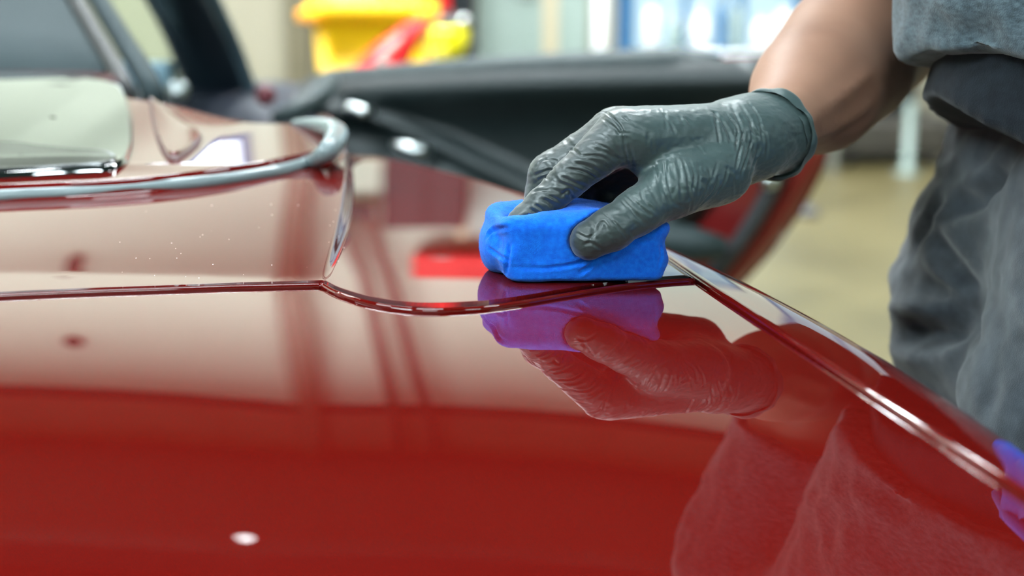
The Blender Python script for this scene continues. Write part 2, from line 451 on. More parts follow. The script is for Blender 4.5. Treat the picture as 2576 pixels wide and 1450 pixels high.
# cabin behind the deck: dark top, its edge trims, far pillar, tinted screen, dashboard, seats
def P3(*a): return tuple(at(*a))
e0, e1, e2 = at(300, 212, 1.64), at(235, 95, 1.80), at(175, -10, 1.94)
e3 = e2 + (e2 - e1) * .3
rows = []
for e, wd in ((e0 + np.array((0, -.01, -.05)), 1.1), (e0, 1.1), (e1, 1.05), (e2, 1.0), (e3, .6)):
    rows.append([tuple(e + np.array((-wd * t, .03 * math.sin(math.pi * t), .035 * math.sin(math.pi * min(t * 1.2, 1))))) for t in np.linspace(0, 1, 14)])
V = [p for r_ in rows for p in r_]; V2 = [(p[0], p[1] + .05, p[2] - .02) for p in V]
mb = MB(); F = grid_faces(5, 14).tolist(); mb.add(V, F); mb.add(V2, [f[::-1] for f in F])
mb.build('soft_top', M['softtop'], car, True, label='dark grey roof behind the glass')
edge = spline([e0 + np.array((.004, 0, -.03)), e0, e1, e2, e3], 24)
MB().tube(edge + np.array((.006, -.004, 0)), .011, 10).build('roof_edge_trim', M['rubber'], car, True)
MB().tube(edge + np.array((.030, .02, -.002)), .013, 10).build('roof_rail', M['softtop'], car, True)
# windscreen pillar
b0, b1, b2 = at(560, 262, 2.62), at(505, 120, 2.5), at(437, -12, 2.36)
pl = spline([b0 + (b0 - b1) * .6, b0, b1, b2, b2 + (b2 - b1) * .3], 20)
rings = []
for i, p in enumerate(pl):
    wv = np.interp(i, (0, 6, 12, 19), (.075, .060, .052, .05))
    rings.append([tuple(p + np.array((wv * math.cos(a), .05 * math.sin(a), 0))) for a in np.linspace(0, 2 * math.pi, 16, endpoint=False)])
MB().loft(rings).build('windscreen_pillar', M['pillar'], car, True)
MB().tube(pl + np.array((.068, -.03, 0)), .011, 8).build('pillar_seal', M['pillar_edge'], car, True)
# screen glass, left of the pillar
q = [pl[4], pl[19], pl[19] + np.array((-1.2, .15, .05)), pl[4] + np.array((-1.2, .35, .0))]
mb = MB(); gV = []
for s_ in np.linspace(0, 1, 8):
    for t in np.linspace(0, 1, 12):
        a = np.array(q[0]) * (1 - s_) + np.array(q[1]) * s_; b = np.array(q[3]) * (1 - s_) + np.array(q[2]) * s_
        gV.append(tuple(a * (1 - t) + b * t + np.array((0, .12 * math.sin(math.pi * t), 0))))
mb.add(gV, grid_faces(8, 12).tolist()).build('windscreen', M['tint'], car, True)
# dashboard
zt = at(700, 193, 2.75)[2]
rings = []
for x, hh in zip(np.linspace(-1.5, -.36, 14), np.interp(np.linspace(0, 1, 14), (0, .35, .7, .92, 1), (.06, .05, .0, -.005, -.06))):
    prof = [(2.42, .45), (2.40, .70), (2.42, zt - .06 + hh), (2.48, zt - .015 + hh), (2.6, zt + hh), (2.85, zt - .01 + hh), (3.1, zt - .06), (3.15, .6), (3.1, .45)]
    rings.append([(x, a, b) for a, b in prof])
MB().loft(rings).build('dashboard', M['navy'], car, True)
pts = spline([at(835, 200, 2.60), at(800, 245, 2.45), at(740, 280, 2.38), at(690, 300, 2.38)], 14)
MB().tube(pts, np.interp(np.linspace(0, 1, 14), (0, .3, 1), (.014, .022, .012)), 10).build('dash_vent', M['trim_soft'], car, True)
MB().lathe(at(668, 240, 2.36), [(.0, -.006), (.014, -.006), (.018, 0), (.012, .006), (.0, .008)], 14, 'y').build('hazard_button', mat('red_button', (.12, .010, .02, 1), .4), car, True)
MB().lathe(at(446, 228, 2.36), [(.0, -.006), (.016, -.006), (.020, 0), (.012, .006), (.0, .008)], 14, 'y').build('dash_knob', M['chrome'], car, True)
a0 = at(310, 172, 2.42); a1 = at(440, 178, 2.42)
MB().box((a0[0] - .3, 2.38, a0[2] - .03), (a1[0], 2.44, a0[2] + .012), .008).build('instrument_hood', mat('pale_blue_instrument_hood', lin(130, 160, 175), .35, .2), car)
for sx in (-.62, -1.25):
    rings = []
    for z_, hw, dp, yy in ((.35, .22, .08, 2.0), (.5, .235, .085, 1.97), (.7, .23, .085, 1.92), (.86, .20, .075, 1.87), (.93, .13, .06, 1.85), (1.0, .11, .05, 1.84), (1.03, .07, .03, 1.84)):
        rings.append([(sx + hw * math.copysign(abs(math.cos(a)) ** .6, math.cos(a)), yy + dp * math.copysign(abs(math.sin(a)) ** .7, math.sin(a)), z_ - .04) for a in np.linspace(0, 2 * math.pi, 20, endpoint=False)])
    MB().loft(rings).build('seat', M['navy'], car, True)
# sills and lower body so that the car is whole from a step aside
MB().box((-1.6, 1.6, .18), (-.18, 3.2, .42), .03).build('floor_pan', M['rubber'], car)
fr = []
for y, z_, hw in ((2.95, .93, .72), (3.3, .90, .75), (3.7, .86, .76), (4.1, .78, .72), (4.3, .62, .62), (4.34, .4, .6), (4.3, .2, .55)):
    cx = -.95 - (y - 2.95) * .28
    fr.append([(cx + hw * t, y + .1 * t, z_ - .10 * abs(t) ** 3) for t in np.linspace(-1, 1, 15)])
hoodV = [p for r_ in fr for p in r_]
make('front_hood', hoodV, grid_faces(7, 15), M['paint'], car)
for (wx_, wy_) in ((.08, .72), (-.55, 3.55)):
    mb = MB().lathe((wx_ - .12, wy_, .33), [(.20, -.11), (.30, -.11), (.325, -.09), (.33, 0), (.325, .09), (.30, .11), (.20, .11)], 32, 'x')
    tyre = mb.build('wheel', M['tyre'], car, True)
    MB().lathe((wx_ - .12, wy_, .33), [(.03, .09), (.06, .10), (.19, .08), (.205, .112), (.19, .05), (.05, .04)], 32, 'x').build('wheel_rim', M['alloy'], tyre, True)

# open door, inner face to the camera
h0 = at(818, 196, 2.78); t0 = at(1985, 140, 2.36)
ax = np.array((t0[0] - h0[0], t0[1] - h0[1])); Ld = np.linalg.norm(ax); ax = ax / Ld; nrm = np.array((ax[1], -ax[0]))
def D(a, z, d=0.):   # door coordinates: a metres from hinge, z height, d towards the camera
    return (h0[0] + ax[0] * a + nrm[0] * d, h0[1] + ax[1] * a + nrm[1] * d, z)
def door_at(px, py, d=0.):
    r_ = ray(px, py); o = np.array(D(0, 0, d)); n3 = np.array((nrm[0], nrm[1], 0))
    t = np.dot(o - CAM, n3) / np.dot(r_, n3); p = CAM + r_ * t
    return np.dot(p[:2] - o[:2], ax), p[2]
def pxs(lst, d=0.): return np.array([door_at(x, y, d) for x, y in lst])
tail = pxs([(1975, 138), (2030, 180), (2062, 270), (2058, 385), (2010, 500), (1940, 610), (1862, 703), (1790, 770), (1700, 830)])
tail = spline(tail, 40)
topz = lambda a: np.interp(a, (0, Ld), (h0[2], t0[2])) + .006 * np.sin(np.pi * np.clip(a / Ld, 0, 1))
zb = .36
tail = np.vstack([tail, [[tail[-1, 0] - .08, zb]]])
def tail_a(z): return np.interp(z, tail[::-1, 1], tail[::-1, 0])
door = None
def door_sheet(name, inset0, inset1, relief, m, parent, na=70, nz=44, z0=zb, label=None, topoff=0.):
    V = []
    for i in range(na):
        for j in range(nz):
            f = i / (na - 1); g = j / (nz - 1)
            a = f * Ld
            for _ in range(5):
                zt_ = topz(min(a, Ld)) - topoff; z = z0 + (zt_ - z0) * g
                a1 = tail_a(z) - (inset1(z) if callable(inset1) else inset1); a = inset0 + (a1 - inset0) * f
            V.append(D(a, z, relief(a, z, zt_ - z, a1 - a)))
    return make(name, V, grid_faces(na, nz)[:, ::-1], m, parent, True, label=label)
door = door_sheet('door', -.02, 0., lambda a, z, dz, da: .0 - .05 * max(0, 1 - da / .02) ** 2, M['paint_dark'], car, label='open far door seen from its inner side')
# outer skin of the door
door_sheet('door_skin', -.02, -.004, lambda a, z, dz, da: -.055 - .05 * math.sin(math.pi * min(1, max(0, (z - .3) / .6))) * min(1, da / .06 + .2), M['paint'], door)
# inner trim: roll along the top, recessed field, sweeping arm rest
sweep = pxs([(800, 258), (870, 262), (940, 278), (1020, 305), (1120, 350), (1220, 400), (1340, 455), (1450, 520), (1560, 590)], .05)
sweep2 = pxs([(800, 330), (870, 345), (940, 360), (1020, 385), (1120, 430), (1340, 560)], .05)
def trim_relief(a, z, dz, da):
    r_ = .030 + .020 * min(1, da / .03)
    r_ += .055 * math.exp(-((dz - .035) / .045) ** 2)              # padded sill
    zs = np.interp(a, sweep[:, 0], sweep[:, 1])
    r_ += .035 / (1 + math.exp((z - zs) / .006)) + .018 * math.exp(-((z - zs) / .012) ** 2)
    zs2 = np.interp(a, sweep2[:, 0], sweep2[:, 1])
    r_ += .03 / (1 + math.exp((z - zs2) / .010))
    if da < .03: r_ *= math.sqrt(max(0, da / .03))
    return r_
door_sheet('trim_panel', 0.0, lambda z: np.interp(z, (.5, .70, .82, .90, .98), (.165, .15, .12, .06, .03)), trim_relief, M['trim'], door, 110, 90, topoff=.0, label='black padded inner trim')
sV = []
q = np.array([D(a, topz(a) - .012, .055) for a in np.linspace(0, Ld - .1, 30)])
MB().tube(q, np.interp(np.linspace(0, 1, 30), (0, .05, .9, 1), (.012, .030, .034, .02)), 14).build('sill_pad', M['trim_soft'], door, True)
tl = np.array([D(tail_a(z) - .050, z, .016) for z in np.linspace(zb + .05, topz(Ld) - .03, 40)])
MB().tube(tl, .016, 8).build('weather_strip', M['seal'], door, True, label='grey rubber weather strip')
a_, z_ = door_at(905, 276, .11)
MB().tube([D(a_ - .020, z_ + .004, .10), D(a_ - .01, z_ + .002, .125), D(a_ + .012, z_ - .002, .125), D(a_ + .022, z_ - .004, .10)], [.008, .012, .012, .008], 10).build('inner_handle', M['chrome'], door, True, label='bright chrome inner handle')
a_, z_ = door_at(1043, 373, .12)
MB().tube([D(a_ - .045, z_ + .006, .12), D(a_ - .02, z_ + .004, .14), D(a_ + .02, z_ - .002, .14), D(a_ + .032, z_ - .004, .12)], [.004, .009, .014, .008], 10).build('switch_plate', M['chrome'], door, True, label='bright metal switch plate')
a_, z_ = door_at(1680, 600, .09)
MB().box((0, 0, 0), (.001, .001, .001))
rp = [D(a_ - .16, z_, .10), D(a_ - .1, z_ + .01, .115), D(a_ + .05, z_, .115), D(a_ + .10, z_ - .01, .09)]
MB().tube(rp, [.02, .03, .03, .02], 12).build('door_pull', M['trim_soft'], door, True)
a_, z_ = door_at(1943, 452, .02)
MB().tube([D(a_ - .018, z_, .015), D(a_, z_ + .002, .035), D(a_ + .014, z_, .03)], [.012, .018, .012], 12).build('door_latch', M['chrome'], door, True, label='bright metal door latch')

# ---------------------------------------------------------------- soft bodies: distance fields meshed by surface nets
class Field:
    def __init__(s, lo, hi, h):
        s.lo = np.array(lo, float); s.h = h
        s.n = np.ceil((np.array(hi) - s.lo) / h).astype(int) + 1
        s.D = np.full(tuple(s.n), .2, np.float32)
    def block(s, lo, hi):
        a = np.clip(np.floor((np.array(lo) - s.lo) / s.h).astype(int), 0, s.n); b = np.clip(np.ceil((np.array(hi) - s.lo) / s.h).astype(int) + 1, 0, s.n)
        sl = tuple(slice(i, j) for i, j in zip(a, b))
        ax = [(s.lo[k] + s.h * np.arange(a[k], b[k])).astype(np.float32) for k in range(3)]
        return sl, ax[0][:, None, None], ax[1][None, :, None], ax[2][None, None, :]
    def _merge(s, sl, d, k, op):
        A = s.D[sl]
        if A.size == 0: return
        if op == 'add':
            hh = np.clip(.5 + .5 * (A - d) / k, 0, 1); s.D[sl] = A + (d - A) * hh - k * hh * (1 - hh)
        else:
            hh = np.clip(.5 - .5 * (A + d) / k, 0, 1); s.D[sl] = A + (-d - A) * hh + k * hh * (1 - hh)
    def cone(s, p, q, r1, r2, k=.006, op='add', flat=None):
        """tapered capsule; flat=(axis, f) squeezes along an axis"""
        p = np.array(p, float); q = np.array(q, float); pad = max(r1, r2) * (1.6 if flat else 1) + k + 4 * s.h
        sl, x, y, z = s.block(np.minimum(p, q) - pad, np.maximum(p, q) + pad)
        ba = q - p; L2 = float(ba @ ba) + 1e-12
        dx, dy, dz = x - p[0], y - p[1], z - p[2]
        t = np.clip((dx * ba[0] + dy * ba[1] + dz * ba[2]) / L2, 0, 1)
        vx, vy, vz = dx - t * ba[0], dy - t * ba[1], dz - t * ba[2]
        d2 = vx * vx + vy * vy + vz * vz
        if flat:
            n = np.array(flat[0], float); n /= np.linalg.norm(n); c = vx * n[0] + vy * n[1] + vz * n[2]
            d2 = d2 + c * c * (1 / flat[1] ** 2 - 1)
        d = np.sqrt(d2) - (r1 + (r2 - r1) * t)
        s._merge(sl, d.astype(np.float32), k, op); return s
    def chain(s, P, r, k=.006, flat=None):
        for i in range(len(P) - 1): s.cone(P[i], P[i + 1], r[i], r[i + 1], k, flat=flat)
        return s
    def ell(s, c, rad, k=.006, op='add', rot=None):
        c = np.array(c, float); rad = np.array(rad, float); pad = rad.max() + k + 4 * s.h
        sl, x, y, z = s.block(c - pad, c + pad)
        X, Y, Zz = x - c[0], y - c[1], z - c[2]
        if rot is not None: X, Y, Zz = [rot[i, 0] * X + rot[i, 1] * Y + rot[i, 2] * Zz for i in range(3)]
        k0 = np.sqrt((X / rad[0]) ** 2 + (Y / rad[1]) ** 2 + (Zz / rad[2]) ** 2) + 1e-6
        k1 = np.sqrt((X / rad[0] ** 2) ** 2 + (Y / rad[1] ** 2) ** 2 + (Zz / rad[2] ** 2) ** 2) + 1e-6
        s._merge(sl, (k0 * (k0 - 1) / k1).astype(np.float32), k, op); return s
    def grids(s):
        return s.block(s.lo, s.lo + s.h * (s.n - 1))[1:]
    def cut(s, n, c, k=.003):
        """keep the side of the plane that n points to"""
        x, y, z = s.grids(); n = np.array(n, float); n /= np.linalg.norm(n)
        d = -((x - c[0]) * n[0] + (y - c[1]) * n[1] + (z - c[2]) * n[2]); hh = np.clip(.5 - .5 * (s.D - d) / k, 0, 1)
        s.D = (s.D + (d - s.D) * hh + k * hh * (1 - hh)).astype(np.float32); return s
    def mesh(s):
        D = s.D; h = s.h
        ins = D < 0; nx, ny, nz = D.shape
        def C(a, A): return A[a[0]:nx - 1 + a[0], a[1]:ny - 1 + a[1], a[2]:nz - 1 + a[2]]
        cor = [(i, j, k) for i in (0, 1) for j in (0, 1) for k in (0, 1)]
        cnt = sum(C(a, ins).astype(np.int8) for a in cor); act = (cnt > 0) & (cnt < 8)
        I = np.argwhere(act); idx = -np.ones(act.shape, np.int64); idx[act] = np.arange(len(I))
        pos = np.zeros((len(I), 3)); num = np.zeros(len(I))
        vals = {a: D[I[:, 0] + a[0], I[:, 1] + a[1], I[:, 2] + a[2]] for a in cor}
        for a in cor:
            for ax in range(3):
                if a[ax] == 0:
                    b = list(a); b[ax] = 1; b = tuple(b); va, vb = vals[a], vals[b]; m = (va < 0) != (vb < 0)
                    t = np.where(m, va / np.where(m, va - vb, 1), 0); p = np.tile(np.array(a, float), (len(I), 1)); p[:, ax] += t
                    pos[m] += p[m]; num[m] += 1
        V = s.lo + (I + pos / num[:, None]) * h; F = []
        for ax in range(3):
            a = [slice(None)] * 3; b = [slice(None)] * 3; a[ax] = slice(0, -1); b[ax] = slice(1, None)
            ia, ib = ins[tuple(a)], ins[tuple(b)]
            E = np.argwhere(ia != ib); o1, o2 = [(1, 2), (2, 0), (0, 1)][ax]
            ok = (E[:, o1] > 0) & (E[:, o2] > 0) & (E[:, o1] < D.shape[o1] - 1) & (E[:, o2] < D.shape[o2] - 1); E = E[ok]
            st = ia[E[:, 0], E[:, 1], E[:, 2]]; q = []
            for d1, d2 in ((-1, -1), (0, -1), (0, 0), (-1, 0)):
                e = E.copy(); e[:, o1] += d1; e[:, o2] += d2; q.append(idx[e[:, 0], e[:, 1], e[:, 2]])
            q = np.stack(q, 1); q[~st] = q[~st][:, ::-1]; F.append(q[(q >= 0).all(1)])
        return V, np.vstack(F)

def relax(V, F, it=2, lam=.5):
    """Laplacian smoothing of a quad mesh"""
    e = np.vstack([F[:, [0, 1]], F[:, [1, 2]], F[:, [2, 3]], F[:, [3, 0]]]); n = len(V)
    for _ in range(it):
        A = np.zeros_like(V); c = np.zeros(n)
        for k in range(3): A[:, k] = np.bincount(e[:, 0], V[e[:, 1], k], n)
        c = np.bincount(e[:, 0], minlength=n); V = V + lam * (A / np.maximum(c, 1)[:, None] - V)
    return V
def normals(V, F):
    fn = np.cross(V[F[:, 2]] - V[F[:, 0]], V[F[:, 3]] - V[F[:, 1]]); N = np.zeros_like(V)
    for k in range(4):
        for c in range(3): N[:, c] += np.bincount(F[:, k], fn[:, c], len(V))
    return N / (np.linalg.norm(N, axis=1, keepdims=True) + 1e-12)
def folds(V, F, strokes, bvh=None, passes=1):
    """creases laid over a skin: each stroke = (pixel polyline measured on the photograph, width, depth)"""
    N = normals(V, F); bvh = bvh or BVHTree.FromPolygons(V.tolist(), F.tolist()); D = np.zeros(len(V))
    for pts, wd, am in strokes:
        P = []
        for q in (spline(np.array(pts, float), 4 * len(pts)) if len(pts) > 2 else np.array(pts, float)):
            h = bvh.ray_cast(Vector(CAM), Vector(ray(*q)))[0]
            if h is not None and (not P or np.linalg.norm(np.array(h) - P[-1]) < .02): P.append(np.array(h))
        if len(P) < 2: continue
        P = np.array(P); lo = P.min(0) - 3 * wd; hi = P.max(0) + 3 * wd
        ii = np.where(((V > lo) & (V < hi)).all(1))[0]
        if len(ii) == 0: continue
        X = V[ii]; best = np.full(len(ii), 1e9); tt = np.zeros(len(ii))
        for i in range(len(P) - 1):
            ba = P[i + 1] - P[i]; t = np.clip(((X - P[i]) @ ba) / (ba @ ba + 1e-12), 0, 1)
            d = np.linalg.norm(X - P[i] - t[:, None] * ba, axis=1); m = d < best; best[m] = d[m]; tt[m] = (i + t[m]) / (len(P) - 1)
        fade = np.clip(np.minimum(tt, 1 - tt) * 4 + .15, 0, 1); u = best / wd
        prof = -np.exp(-u ** 2) + .38 * np.exp(-(u - 1.7) ** 2 / .6)
        D[ii] += am * prof * fade
    return V + N * D[:, None]
def noise3(X, scale, seed=0, octv=2):
    """smooth value noise"""
    r_ = np.random.RandomState(seed); T = r_.rand(32, 32, 32).astype(np.float32) * 2 - 1; out = np.zeros(len(X)); a = 1.
    for o in range(octv):
        q = X * scale * 2 ** o + 17.3 * o; i = np.floor(q).astype(int); f = q - i; f = f * f * (3 - 2 * f); v = 0
        for dx in (0, 1):
            for dy in (0, 1):
                for dz in (0, 1):
                    wgt = (f[:, 0] if dx else 1 - f[:, 0]) * (f[:, 1] if dy else 1 - f[:, 1]) * (f[:, 2] if dz else 1 - f[:, 2])
                    v = v + wgt * T[(i[:, 0] + dx) % 32, (i[:, 1] + dy) % 32, (i[:, 2] + dz) % 32]
        out += a * v; a *= .5
    return out

# ---- materials
def glove_mat():
    m, nt, b = nodes('black_nitrile_glove')
    tc = nt.nodes.new('ShaderNodeTexCoord'); n = nt.nodes.new('ShaderNodeTexNoise'); n.inputs['Scale'].default_value = 900; n.inputs['Detail'].default_value = 4
    L(nt, tc.outputs['Object'], n.inputs['Vector'])
    n2 = nt.nodes.new('ShaderNodeTexNoise'); n2.inputs['Scale'].default_value = 26; L(nt, tc.outputs['Object'], n2.inputs['Vector'])
    r = nt.nodes.new('ShaderNodeValToRGB'); r.color_ramp.elements[0].color = (.022, .042, .041, 1); r.color_ramp.elements[1].color = (.034, .062, .061, 1)
    L(nt, n2.outputs['Fac'], r.inputs['Fac'])
    # the film is stretched thin and pale over the back of the hand, loose and darker on the fingers
    sx = nt.nodes.new('ShaderNodeSeparateXYZ'); L(nt, tc.outputs['Object'], sx.inputs[0])
    mr = nt.nodes.new('ShaderNodeMapRange'); mr.interpolation_type = 'SMOOTHSTEP'
    for i_, v_ in ((1, .045 - .46), (2, .100 - .46), (3, .46), (4, 1.15)): mr.inputs[i_].default_value = v_
    L(nt, sx.outputs[0], mr.inputs[0])
    mx = nt.nodes.new('ShaderNodeVectorMath'); mx.operation = 'SCALE'; L(nt, r.outputs['Color'], mx.inputs[0]); L(nt, mr.outputs[0], mx.inputs['Scale'])
    L(nt, mx.outputs[0], b.inputs['Base Color'])
    b.inputs['Roughness'].default_value = .40; b.inputs['Specular IOR Level'].default_value = .6
    b.inputs['Sheen Weight'].default_value = .25; b.inputs['Sheen Roughness'].default_value = .5
    bp = nt.nodes.new('ShaderNodeBump'); bp.inputs['Strength'].default_value = .18; bp.inputs['Distance'].default_value = .0005
    L(nt, n.outputs['Fac'], bp.inputs['Height']); L(nt, bp.outputs['Normal'], b.inputs['Normal'])
    return m
M['glove'] = glove_mat()
def skin_mat():
    m, nt, b = nodes('brown_skin')
    tc = nt.nodes.new('ShaderNodeTexCoord'); n = nt.nodes.new('ShaderNodeTexNoise'); n.inputs['Scale'].default_value = 14; n.inputs['Detail'].default_value = 6
    L(nt, tc.outputs['Object'], n.inputs['Vector'])
    r = nt.nodes.new('ShaderNodeValToRGB'); r.color_ramp.elements[0].position = .3; r.color_ramp.elements[1].position = .75
    r.color_ramp.elements[0].color = (.29, .142, .092, 1); r.color_ramp.elements[1].color = (.38, .20, .133, 1)
    L(nt, n.outputs['Fac'], r.inputs['Fac']); L(nt, r.outputs['Color'], b.inputs['Base Color'])
    b.inputs['Roughness'].default_value = .56; b.inputs['Subsurface Weight'].default_value = .08; b.inputs['Subsurface Radius'].default_value = (.01, .004, .002)
    n3 = nt.nodes.new('ShaderNodeTexNoise'); n3.inputs['Scale'].default_value = 420; L(nt, tc.outputs['Object'], n3.inputs['Vector'])
    bp = nt.nodes.new('ShaderNodeBump'); bp.inputs['Strength'].default_value = .2; bp.inputs['Distance'].default_value = .0008
    L(nt, n3.outputs['Fac'], bp.inputs['Height']); L(nt, bp.outputs['Normal'], b.inputs['Normal'])
    return m
M['skin'] = skin_mat()
def cloth_mat(name, c1, c2, scale, stretch=(1, 1, 1), bump=.5, bs=700, sheen=.3, rough=.9):
    m, nt, b = nodes(name)
    tc = nt.nodes.new('ShaderNodeTexCoord'); mp = nt.nodes.new('ShaderNodeMapping'); mp.inputs['Scale'].default_value = stretch
    L(nt, tc.outputs['Object'], mp.inputs['Vector'])
    n = nt.nodes.new('ShaderNodeTexNoise'); n.inputs['Scale'].default_value = scale; n.inputs['Detail'].default_value = 6
    L(nt, mp.outputs['Vector'], n.inputs['Vector'])
    r = nt.nodes.new('ShaderNodeValToRGB'); r.color_ramp.elements[0].position = .35; r.color_ramp.elements[1].position = .68
    r.color_ramp.elements[0].color = c1; r.color_ramp.elements[1].color = c2
    L(nt, n.outputs['Fac'], r.inputs['Fac']); L(nt, r.outputs['Color'], b.inputs['Base Color'])
    b.inputs['Roughness'].default_value = rough; b.inputs['Sheen Weight'].default_value = sheen; b.inputs['Specular IOR Level'].default_value = .2
    n2 = nt.nodes.new('ShaderNodeTexNoise'); n2.inputs['Scale'].default_value = bs; n2.inputs['Detail'].default_value = 3
    L(nt, tc.outputs['Object'], n2.inputs['Vector'])
    bp = nt.nodes.new('ShaderNodeBump'); bp.inputs['Strength'].default_value = bump; bp.inputs['Distance'].default_value = .001
    L(nt, n2.outputs['Fac'], bp.inputs['Height']); L(nt, bp.outputs['Normal'], b.inputs['Normal'])
    return m
M['towel'] = cloth_mat('blue_microfibre', (.001, .115, .68, 1), (.003, .17, .80, 1), 320, bump=.6, bs=1500, sheen=.12)
M['shirt'] = cloth_mat('heather_grey_jersey', lin(50, 62, 69), lin(80, 96, 104), 160, (1, 1, 2.2), .5, 900)
M['under'] = cloth_mat('shaded_shirt_jersey', lin(14, 19, 26), lin(25, 32, 39), 90, (1, 1, 1), .4, 900, sheen=.1)  # shirt cloth with its shade put into a darker colour
M['trousers'] = cloth_mat('charcoal_twill', lin(44, 50, 56), lin(66, 73, 79), 60, (1, 1, 1), .4, 1200)

# ---------------------------------------------------------------- gloved right hand pressing the pad
G = lambda px, py, Y: at(px, py, Y)
hand = Field((-.035, .80, .945), (.235, 1.03, 1.10), .0009)
wr = [G(1895, 352, .958), G(1930, 345, .965)]
# metacarpal mass
hand.cone(G(1830, 352, .945), G(1590, 346, .908), .0225, .0185, .01)
hand.cone(G(1840, 345, .962), G(1560, 342, .928), .0215, .0190, .01)
hand.cone(G(1850, 345, .980), G(1575, 352, .952), .0205, .0180, .01)
hand.cone(G(1860, 355, .990), G(1600, 372, .972), .0190, .0165, .01)
hand.cone(G(1800, 395, .955), G(1890, 356, .958), .0255, .0265, .012)
EL = np.array((.318, 1.235, 1.098)); W_ = np.array(at(1912, 350, .962)); wa = (EL - W_) / np.linalg.norm(EL - W_); CE = np.array(at(1930, 345, .966)) + wa * .006
hand.cone(G(1855, 352, .960), CE + wa * .012, .0262, .0310, .010)
# fingers: knuckle, middle joint, end joint, tip
hand.chain([G(1560, 342, .908), G(1434, 449, .899), G(1366, 514, .896), G(1306, 558, .893)], [.0172, .0116, .0104, .0080], .004)
hand.chain([G(1545, 345, .928), G(1385, 442, .930), G(1372, 500, .928), G(1392, 575, .922)], [.0178, .0142, .0130, .0105], .005)
hand.chain([G(1562, 355, .952), G(1408, 448, .957), G(1398, 520, .953), G(1420, 585, .945)], [.0172, .0138, .0125, .0105], .005)
hand.chain([G(1592, 375, .974), G(1462, 460, .982), G(1448, 530, .976), G(1462, 590, .966)], [.0155, .0125, .0115, .0095], .005)
hand.cone(G(1800, 430, .985), G(1610, 430, .985), .0200, .0190, .01)
hand.chain([G(1600, 420, .980), G(1530, 480, .985), G(1540, 560, .975)], [.0150, .0125, .0110], .005)
# thumb and its ball
hand.chain([G(1800, 425, .930), G(1697, 468, .905), G(1606, 532, .886), G(1540, 575, .877), G(1482, 605, .872)], [.0245, .0195, .0138, .0128, .0122], .006)
hand.cone(G(1720, 430, .915), G(1632, 400, .912), .0150, .0120, .008)
gloveD = hand.D.copy()
V, F = hand.mesh(); V = relax(V, F, 2)
gN = normals(V, F)
# slack film: broad soft undulation, then traced creases
V = V + gN * (.00035 * noise3(V, 90, 3) + .00022 * noise3(V * np.array((1, 1, 2.)), 260, 5))[:, None]
st = []
def cr(a, wpx=7., am=.0007): st.append((a, wpx * .00019, am * 1.25))
# index finger rings
for k, (a, b, c) in enumerate([((1478, 372), (1540, 392), (1572, 440)), ((1462, 392), (1520, 402), (1556, 452)), ((1440, 410), (1495, 420), (1540, 462)),
        ((1425, 428), (1470, 436), (1512, 462)), ((1408, 446), (1452, 462), (1500, 490)), ((1396, 458), (1440, 476), (1478, 505)), ((1386, 474), (1412, 490), (1436, 520)),
        ((1372, 492), (1400, 505), (1432, 528)), ((1358, 498), (1382, 515), (1410, 545)), ((1344, 512), (1372, 530), (1392, 552)), ((1334, 528), (1356, 542), (1374, 560)), ((1318, 540), (1340, 552), (1352, 566)), ((1302, 552), (1318, 560), (1330, 570))]):
    cr([a, b, c], 5.5 + (k % 3), .0008)
for a in ([(1500, 330), (1540, 345), (1570, 400)], [(1512, 300), (1552, 330), (1575, 390)], [(1490, 355), (1530, 372), (1566, 420)], [(1450, 455), (1475, 470), (1490, 500)], [(1415, 500), (1430, 480), (1445, 515)]):
    cr(a, 6, .0006)
# long seam-like crease over the knuckle down to the web
cr([(1508, 281), (1535, 288), (1560, 318), (1576, 370), (1580, 430)], 6, .0009)
# middle finger
for a in ([(1345, 418), (1372, 402), (1410, 402)], [(1332, 440), (1365, 428), (1398, 430)], [(1338, 462), (1362, 450), (1385, 455)], [(1345, 485), (1362, 478), (1378, 480)], [(1420, 372), (1440, 380), (1455, 395)]): cr(a, 6, .0008)
# fan of folds over the ball of the thumb
for x0, y0, x1, y1, x2, y2 in [(1645, 405, 1650, 450, 1672, 505), (1675, 400, 1682, 445, 1694, 500), (1697, 398, 1705, 440, 1715, 500), (1715, 395, 1724, 440, 1730, 500), (1737, 400, 1742, 440, 1740, 505),
        (1760, 405, 1765, 440, 1752, 510), (1785, 420, 1780, 460, 1752, 520), (1660, 430, 1672, 470, 1690, 530), (1630, 440, 1640, 480, 1668, 535), (1612, 470, 1625, 505, 1652, 540), (1810, 440, 1790, 480, 1760, 522),
        (1584, 360, 1588, 420, 1600, 470), (1600, 455, 1612, 480, 1628, 500), (1830, 420, 1822, 455, 1795, 495)]:
    cr([(x0, y0), (x1, y1), (x2, y2)], 6, .00075)
# thumb: nail-end pleats
for a in ([(1512, 525), (1545, 560), (1575, 600)], [(1535, 512), (1568, 548), (1600, 580)], [(1560, 500), (1590, 530), (1622, 560)], [(1470, 556), (1490, 580), (1480, 620)], [(1488, 545), (1510, 575), (1545, 606)], [(1452, 590), (1475, 600), (1500, 590)], [(1460, 622), (1485, 612), (1515, 625)], [(1500, 585), (1510, 560), (1528, 575)], [(1575, 490), (1608, 515), (1640, 545)]):
    cr(a, 6, .0008)
